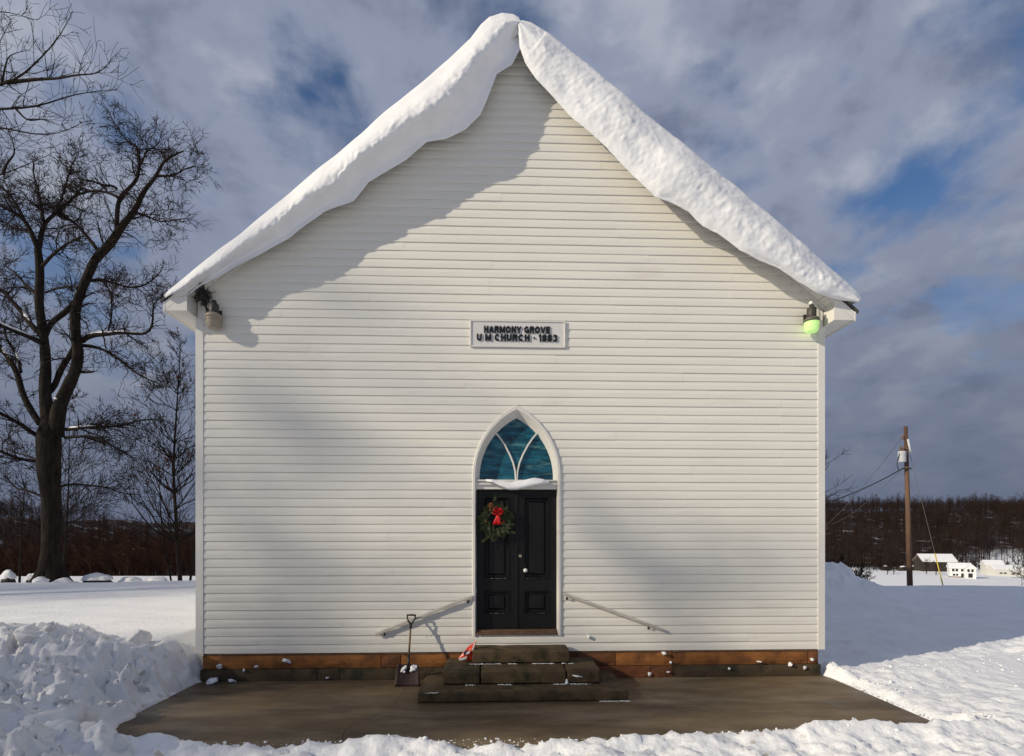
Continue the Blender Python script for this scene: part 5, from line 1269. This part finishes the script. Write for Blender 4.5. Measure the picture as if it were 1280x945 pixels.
# ================================================================== farm in the valley
def gdepth(px, D, dy=0): p = dp(px, 700, D); return Vector((p.x, p.y, gz(p.x, p.y)))
def frame_of(p, yaw, k=.69):
    c, s = math.cos(yaw)*k, math.sin(yaw)*k
    return lambda x, y, z: Vector((p.x+x*c-y*s, p.y+x*s+y*c, p.z+z*k))
def fbox(m, T, x0, x1, y0, y1, z0, z1):
    m.add([T(x, y, z) for z in (z0, z1) for x, y in ((x0, y0), (x1, y0), (x1, y1), (x0, y1))], [(3, 2, 1, 0), (4, 5, 6, 7), (0, 1, 5, 4), (1, 2, 6, 5), (2, 3, 7, 6), (3, 0, 4, 7)])
def gable_building(name, p, yaw, L, Wd, eave, ridge, wall_m, roof_m, lab, cat, win=(), base=None, trim=None, over=.5, doors=()):
    T = frame_of(p, yaw); root = empty(name, p, lab, cat); m = MB(); z0 = -1.5
    v = [T(-L/2, -Wd/2, z0), T(L/2, -Wd/2, z0), T(L/2, Wd/2, z0), T(-L/2, Wd/2, z0), T(-L/2, -Wd/2, eave), T(L/2, -Wd/2, eave), T(L/2, Wd/2, eave), T(-L/2, Wd/2, eave), T(-L/2, 0, ridge), T(L/2, 0, ridge)]
    m.add(v, [(0, 1, 5, 4), (2, 3, 7, 6), (1, 2, 6, 9, 5), (3, 0, 4, 8, 7), (3, 2, 1, 0), (4, 5, 9, 8), (6, 7, 8, 9)]); m.build('wall', wall_m, root)
    sl = (ridge-eave)/(Wd/2)
    for s in (-1, 1):
        m = MB(); e = Wd/2+over; ze = eave-over*sl
        q = [T(-L/2-over, s*e, ze+.06), T(L/2+over, s*e, ze+.06), T(L/2+over, 0, ridge+.06), T(-L/2-over, 0, ridge+.06)]
        m.add(q+[a+Vector((0, 0, .35)) for a in q], [(0, 1, 2, 3), (7, 6, 5, 4), (0, 4, 5, 1), (1, 5, 6, 2), (2, 6, 7, 3), (3, 7, 4, 0)]); o = m.build('roof', roof_m, root)
        bm = bmesh.new(); bm.from_mesh(o.data); bmesh.ops.recalc_face_normals(bm, faces=bm.faces); bm.to_mesh(o.data); bm.free()
    for (face, u, z, w, h) in win:
        m = MB(); f2 = MB()
        if face == 'front': fbox(f2, T, u-w/2-.12, u+w/2+.12, -Wd/2-.06, -Wd/2+.1, z-.12, z+h+.12); fbox(m, T, u-w/2, u+w/2, -Wd/2-.09, -Wd/2+.05, z, z+h)
        else:
            xx = L/2 if face == 'right' else -L/2
            fbox(f2, T, xx-.06, xx+.06, u-w/2-.12, u+w/2+.12, z-.12, z+h+.12); fbox(m, T, xx-.09, xx+.09, u-w/2, u+w/2, z, z+h)
        wo = f2.build('window', wall_m, root); m.build('pane', M['dark_glass'], wo)
    for (face, u, w, h) in doors:
        m = MB(); fbox(m, T, u-w/2, u+w/2, -Wd/2-.08, -Wd/2+.05, 0, h); m.build('door', M['dark_glass'], root)
    if base: m = MB(); fbox(m, T, -L/2-.05, L/2+.05, -Wd/2-.07, Wd/2+.07, -1.5, .35); m.build('base', base, root)
    if trim:
        for s in (-1, 1):
            m = MB(); a = T(-L/2-over-.05, s*(Wd/2+over), eave-over*sl+.05); b = T(-L/2-over-.05, 0, ridge+.05); m.tube([a, b], .16, 4); m.build('verge_board', trim, root)
    return root, T
def on_line(px, py, D):                       # make the valley ground meet the sight line
    return gdepth(px, D)
# white farmhouse: main block and a front gable wing
D = 186; p = gdepth(1199, D)
hs, T = gable_building('farmhouse', p, R(-32), 8.6, 6.4, 4.6, 6.6, M['house_white'], M['snow'], 'two storey white farmhouse with snowy roof in the valley', 'house',
    win=[('front', -2.9, 2.9, 1.0, 1.3), ('front', -1.5, 2.9, 1.0, 1.3), ('front', .6, 2.9, 1.0, 1.3), ('front', 1.9, 2.9, 1.0, 1.3), ('front', -2.6, .7, 1.0, 1.0), ('front', -1.4, .7, .8, 1.0), ('front', 1.9, .8, .9, 1.0)], base=M['brown_brick'], over=.35, doors=[('front', .7, 1.1, 2.0)])
m = MB(); Tw = frame_of(T(3.4, -3.0, 0), R(-32)); Lw, Ww = 4.6, 4.4
v = [Tw(-Ww/2, -Lw/2, -1.5), Tw(Ww/2, -Lw/2, -1.5), Tw(Ww/2, Lw/2, -1.5), Tw(-Ww/2, Lw/2, -1.5), Tw(-Ww/2, -Lw/2, 4.6), Tw(Ww/2, -Lw/2, 4.6), Tw(Ww/2, Lw/2, 4.6), Tw(-Ww/2, Lw/2, 4.6), Tw(0, -Lw/2, 6.7), Tw(0, Lw/2, 6.7)]
m.add(v, [(0, 1, 5, 8, 4), (1, 2, 6, 5), (2, 3, 7, 9, 6), (3, 0, 4, 7), (4, 8, 9, 7), (5, 6, 9, 8)]); wing = m.build('wing', M['house_white'], hs)
for s in (-1, 1):
    q = [Tw(s*(Ww/2+.3), -Lw/2-.3, 4.38), Tw(s*(Ww/2+.3), Lw/2, 4.38), Tw(0, Lw/2, 6.76), Tw(0, -Lw/2-.3, 6.76)]
    m = MB(); m.add(q+[a+Vector((0, 0, .3)) for a in q], [(0, 1, 2, 3), (7, 6, 5, 4), (0, 4, 5, 1), (1, 5, 6, 2), (2, 6, 7, 3), (3, 7, 4, 0)]); m.build('wing_roof', M['snow'], wing)
for (u, z, w, h) in ((-.75, 2.9, .9, 1.4), (.75, 2.9, .9, 1.4), (0, .1, 1.7, 2.1)):
    m = MB(); fbox(m, Tw, u-w/2, u+w/2, -Lw/2-.09, -Lw/2+.05, z, z+h); m.build('wing_window', M['dark_glass'], wing)
p = gdepth(1168, 214)
gable_building('barn', p, R(-14), 16.5, 10.5, 5.6, 9.2, M['barn_wood'], M['snow'], 'dark timber barn with a bright snow covered roof in the valley', 'barn', trim=M['barn_trim'], over=.6)
p = gdepth(1240, 205)
gable_building('outbuilding', p, R(-26), 8.0, 7.5, 5.4, 7.6, M['house_cream'], M['snow'], 'tall cream outbuilding right of the white farmhouse', 'shed', over=.3)
p = gdepth(1257, 199)
gable_building('garage', p, R(-18), 13.0, 7.5, 3.6, 5.4, M['house_cream'], M['snow'], 'long low cream garage with small windows at the right', 'garage',
    win=[('front', -3.9, 1.3, 1.3, .7), ('front', -2.1, 1.3, 1.3, .7), ('front', 1.4, .9, 1.5, .8), ('front', 3.6, .9, 1.5, .8)], over=.3)
for px, D_, w, lab in ((1107, 228, 3.2, 'small dark heap at the far edge of the valley field'), (1129, 222, 4.2, 'low dark heap in the snow left of the pole'), (1141, 220, 3.2, 'low dark heap between the pole and the barn')):
    p = gdepth(px, D_); root = empty('dark_heap', p, lab, 'heap', 'dark heaps in the valley field'); m = MB(); rr = random.Random(int(px))
    for r_ in range(3):
        for c_ in range(6-r_): m.tube([p+Vector(((c_-2.5+r_*.5)*w/6, -1.2, .35+r_*.5)), p+Vector(((c_-2.5+r_*.5)*w/6, 1.2, .35+r_*.5))], .3, 8)
    m.build('logs', M['barn_wood'], root); m = MB(); m.tube([p+Vector((-w*.3, 0, 1.75)), p+Vector((0, 0, 1.85)), p+Vector((w*.3, 0, 1.75))], [.2, .4, .2], 8); m.build('snow_cap', M['snow'], root, True)
for k, (px, D_, h, lab) in enumerate(((1158, 196, 5.0, 'small round topped tree before the barn'), (1170, 192, 4.6, 'small bare tree below the yellow guy guard'), (1109, 195, 3.0, 'tiny sapling in the valley field left of the pole'), (1117, 196, 2.4, 'tiniest sapling in the valley field near the pole'))):
    p = gdepth(px, D_); rr = random.Random(k); root = empty('small_tree', p, lab, 'tree', 'small trees in the valley'); tr = Tubes(); tw = Tubes()
    line = smooth_line([p-Vector((0, 0, .2)), p+Vector((.1, 0, h*.5)), p+Vector((0, 0, h*.95))], 10); rad = [.16*(1-.8*i/9) for i in range(10)]; tr.add(line, rad, 6)
    for _ in range(26): i = rr.randint(3, 9); a = rr.uniform(0, 6.28); grow(tw, line[i], Vector((math.cos(a), math.sin(a), .7)).normalized(), h*.36*rr.uniform(.6, 1), .05, 1, rr, rmin=.03, kids=(2, 4))
    tr.build('trunk', M['wood'], root); tw.build('crown', M['wood'], root)

# ================================================================== woods
def wood_template(sd, H, n, w):
    rr = random.Random(sd); V = []; F = []
    def cone(a, b, r):
        d = (b-a).normalized(); o = d.orthogonal().normalized(); p = d.cross(o); k = len(V)
        V.extend([a+(o*math.cos(t)+p*math.sin(t))*r for t in (0, 2.094, 4.189)]+[b]); F.extend([(k, k+1, k+3), (k+1, k+2, k+3), (k+2, k, k+3)])
    top = Vector((rr.gauss(0, .3), rr.gauss(0, .3), H)); cone(Vector((0, 0, -.5)), top, w)
    for i in range(n):
        t = rr.uniform(.30, .97); a = rr.uniform(0, 6.28); s = top*t; L = H*.30*(1.12-t)*rr.uniform(.6, 1.25)+.5
        e = s+Vector((math.cos(a)*L*.75, math.sin(a)*L*.75, L*rr.uniform(.45, 1.0))); cone(s, e, w*.30)
        for j in range(3):
            q = s+(e-s)*rr.uniform(.25, .85); e2 = q+(e-s)*.45+Vector((rr.gauss(0, L*.26), rr.gauss(0, L*.26), rr.gauss(.15*L, L*.12))); cone(q, e2, w*.17)
    return np.array([tuple(v) for v in V]), np.array(F)
TPL = [wood_template(s, rrH, 30, .17) for s, rrH in ((1, 13), (2, 15), (3, 11.5), (4, 14), (5, 12.5), (6, 10))]
BUSH = [wood_template(s, 4.2, 26, .10) for s in (11, 12, 13)]
def place(v, x, y, z, s, a): c, q = math.cos(a), math.sin(a); return np.stack([(v[:, 0]*c-v[:, 1]*q)*s+x, (v[:, 0]*q+v[:, 1]*c)*s+y, v[:, 2]*s+z], -1)
def wood(name, spots, mt, lab, front, front_lab, grp):
    V = []; F = []; off = 0
    for k, (x, y, s, kind) in enumerate(spots):
        v, f = (TPL if kind == 0 else BUSH)[k % (6 if kind == 0 else 3)]; z = gz_arr[k]
        V.append(place(v, x, y, z, s, k*1.7)); F.append(f+off); off += len(v)
    o = npmesh(name, np.concatenate(V), np.concatenate(F), mt, None, False); tag(o, lab, 'woods', kind='stuff')
rw = random.Random(101)
spots = []
def hsel(px): return (px-CX)/FPX
# right and central hill
for _ in range(6000):
    D_ = math.sqrt(rw.uniform(236**2, 620**2)); px = rw.uniform(880, 1480); 
    if D_ < 330 and rw.random() < .25: continue
    p = dp(px, 700, D_); lim = 240+8*math.sin(px*.05)+(44*float(sst(1195, 1245, px)))
    if D_ < lim: continue
    spots.append((p.x, p.y, rw.uniform(.62, 1.15)*(1.02+.45*mn.noise(Vector((p.x*.03, p.y*.03, 2.0)))), 0))
for _ in range(700):
    px = rw.uniform(900, 1420); D_ = rw.uniform(229, 250)+8*math.sin(px*.05); p = dp(px, 700, D_); spots.append((p.x, p.y, rw.uniform(.6, 1.2), 1))
sx = np.array([s[0] for s in spots]); sy = np.array([s[1] for s in spots]); gz_arr = ground_z(sx, sy)
wood('hillside_woods', spots, M['wood'], 'dark bare woods covering the hill beyond the valley', None, None, None)
spots = []
for _ in range(2300):
    D_ = math.sqrt(rw.uniform(96**2, 270**2)); px = rw.uniform(-220, 470); p = dp(px, 700, D_); spots.append((p.x, p.y, rw.uniform(.40, .85), 0))
for _ in range(900):
    px = rw.uniform(-160, 400); D_ = rw.uniform(66, 120); p = dp(px, 700, D_); spots.append((p.x, p.y, rw.uniform(.6, 1.2), 1))
sx = np.array([s[0] for s in spots]); sy = np.array([s[1] for s in spots]); gz_arr = ground_z(sx, sy)
wood('valley_woods', spots, M['russet'], 'reddish brown thicket and woods behind the left field', None, None, None)
# trees along the woods' edge that stand out singly
def edge_tree(x, y, s, k, lab, grp, mt):
    z = gz(x, y); root = empty('edge_tree', (x, y, z), lab, 'tree', grp); rr = random.Random(k); tr = Tubes(); tw = Tubes(); H = 11*s
    line = smooth_line([Vector((x, y, z-.3)), Vector((x+rr.gauss(0, .2), y, z+H*.5)), Vector((x+rr.gauss(0, .4), y, z+H))], 8); rad = [.20*s*(1-.85*i/7) for i in range(8)]; tr.add(line, rad, 5)
    for _ in range(16): i = rr.randint(3, 7); a = rr.uniform(0, 6.28); grow(tw, line[i], Vector((math.cos(a), math.sin(a), .9)).normalized(), H*.28*rr.uniform(.6, 1), .06*s, 1, rr, rmin=.028, kids=(2, 4))
    tr.build('trunk', mt, root); tw.build('crown', mt, root)
for k in range(34):
    px = 1052+k*6.9+rw.uniform(-2, 2); D_ = 236+8*math.sin(px*.05)+(40*float(sst(1195, 1245, px)))+rw.uniform(-3, 6); p = dp(px, 700, D_)
    edge_tree(p.x, p.y, rw.uniform(.7, 1.1), k, 'bare tree in the front row of the hillside woods', 'front row of the hillside woods', M['wood'])
for k in range(16):
    px = 4+k*15.5+rw.uniform(-4, 4); p = dp(px, 700, rw.uniform(70, 82)); edge_tree(p.x, p.y, rw.uniform(.35, .6), 60+k, 'bare tree in the front row of the reddish thicket', 'front row of the left thicket', M['russet'])
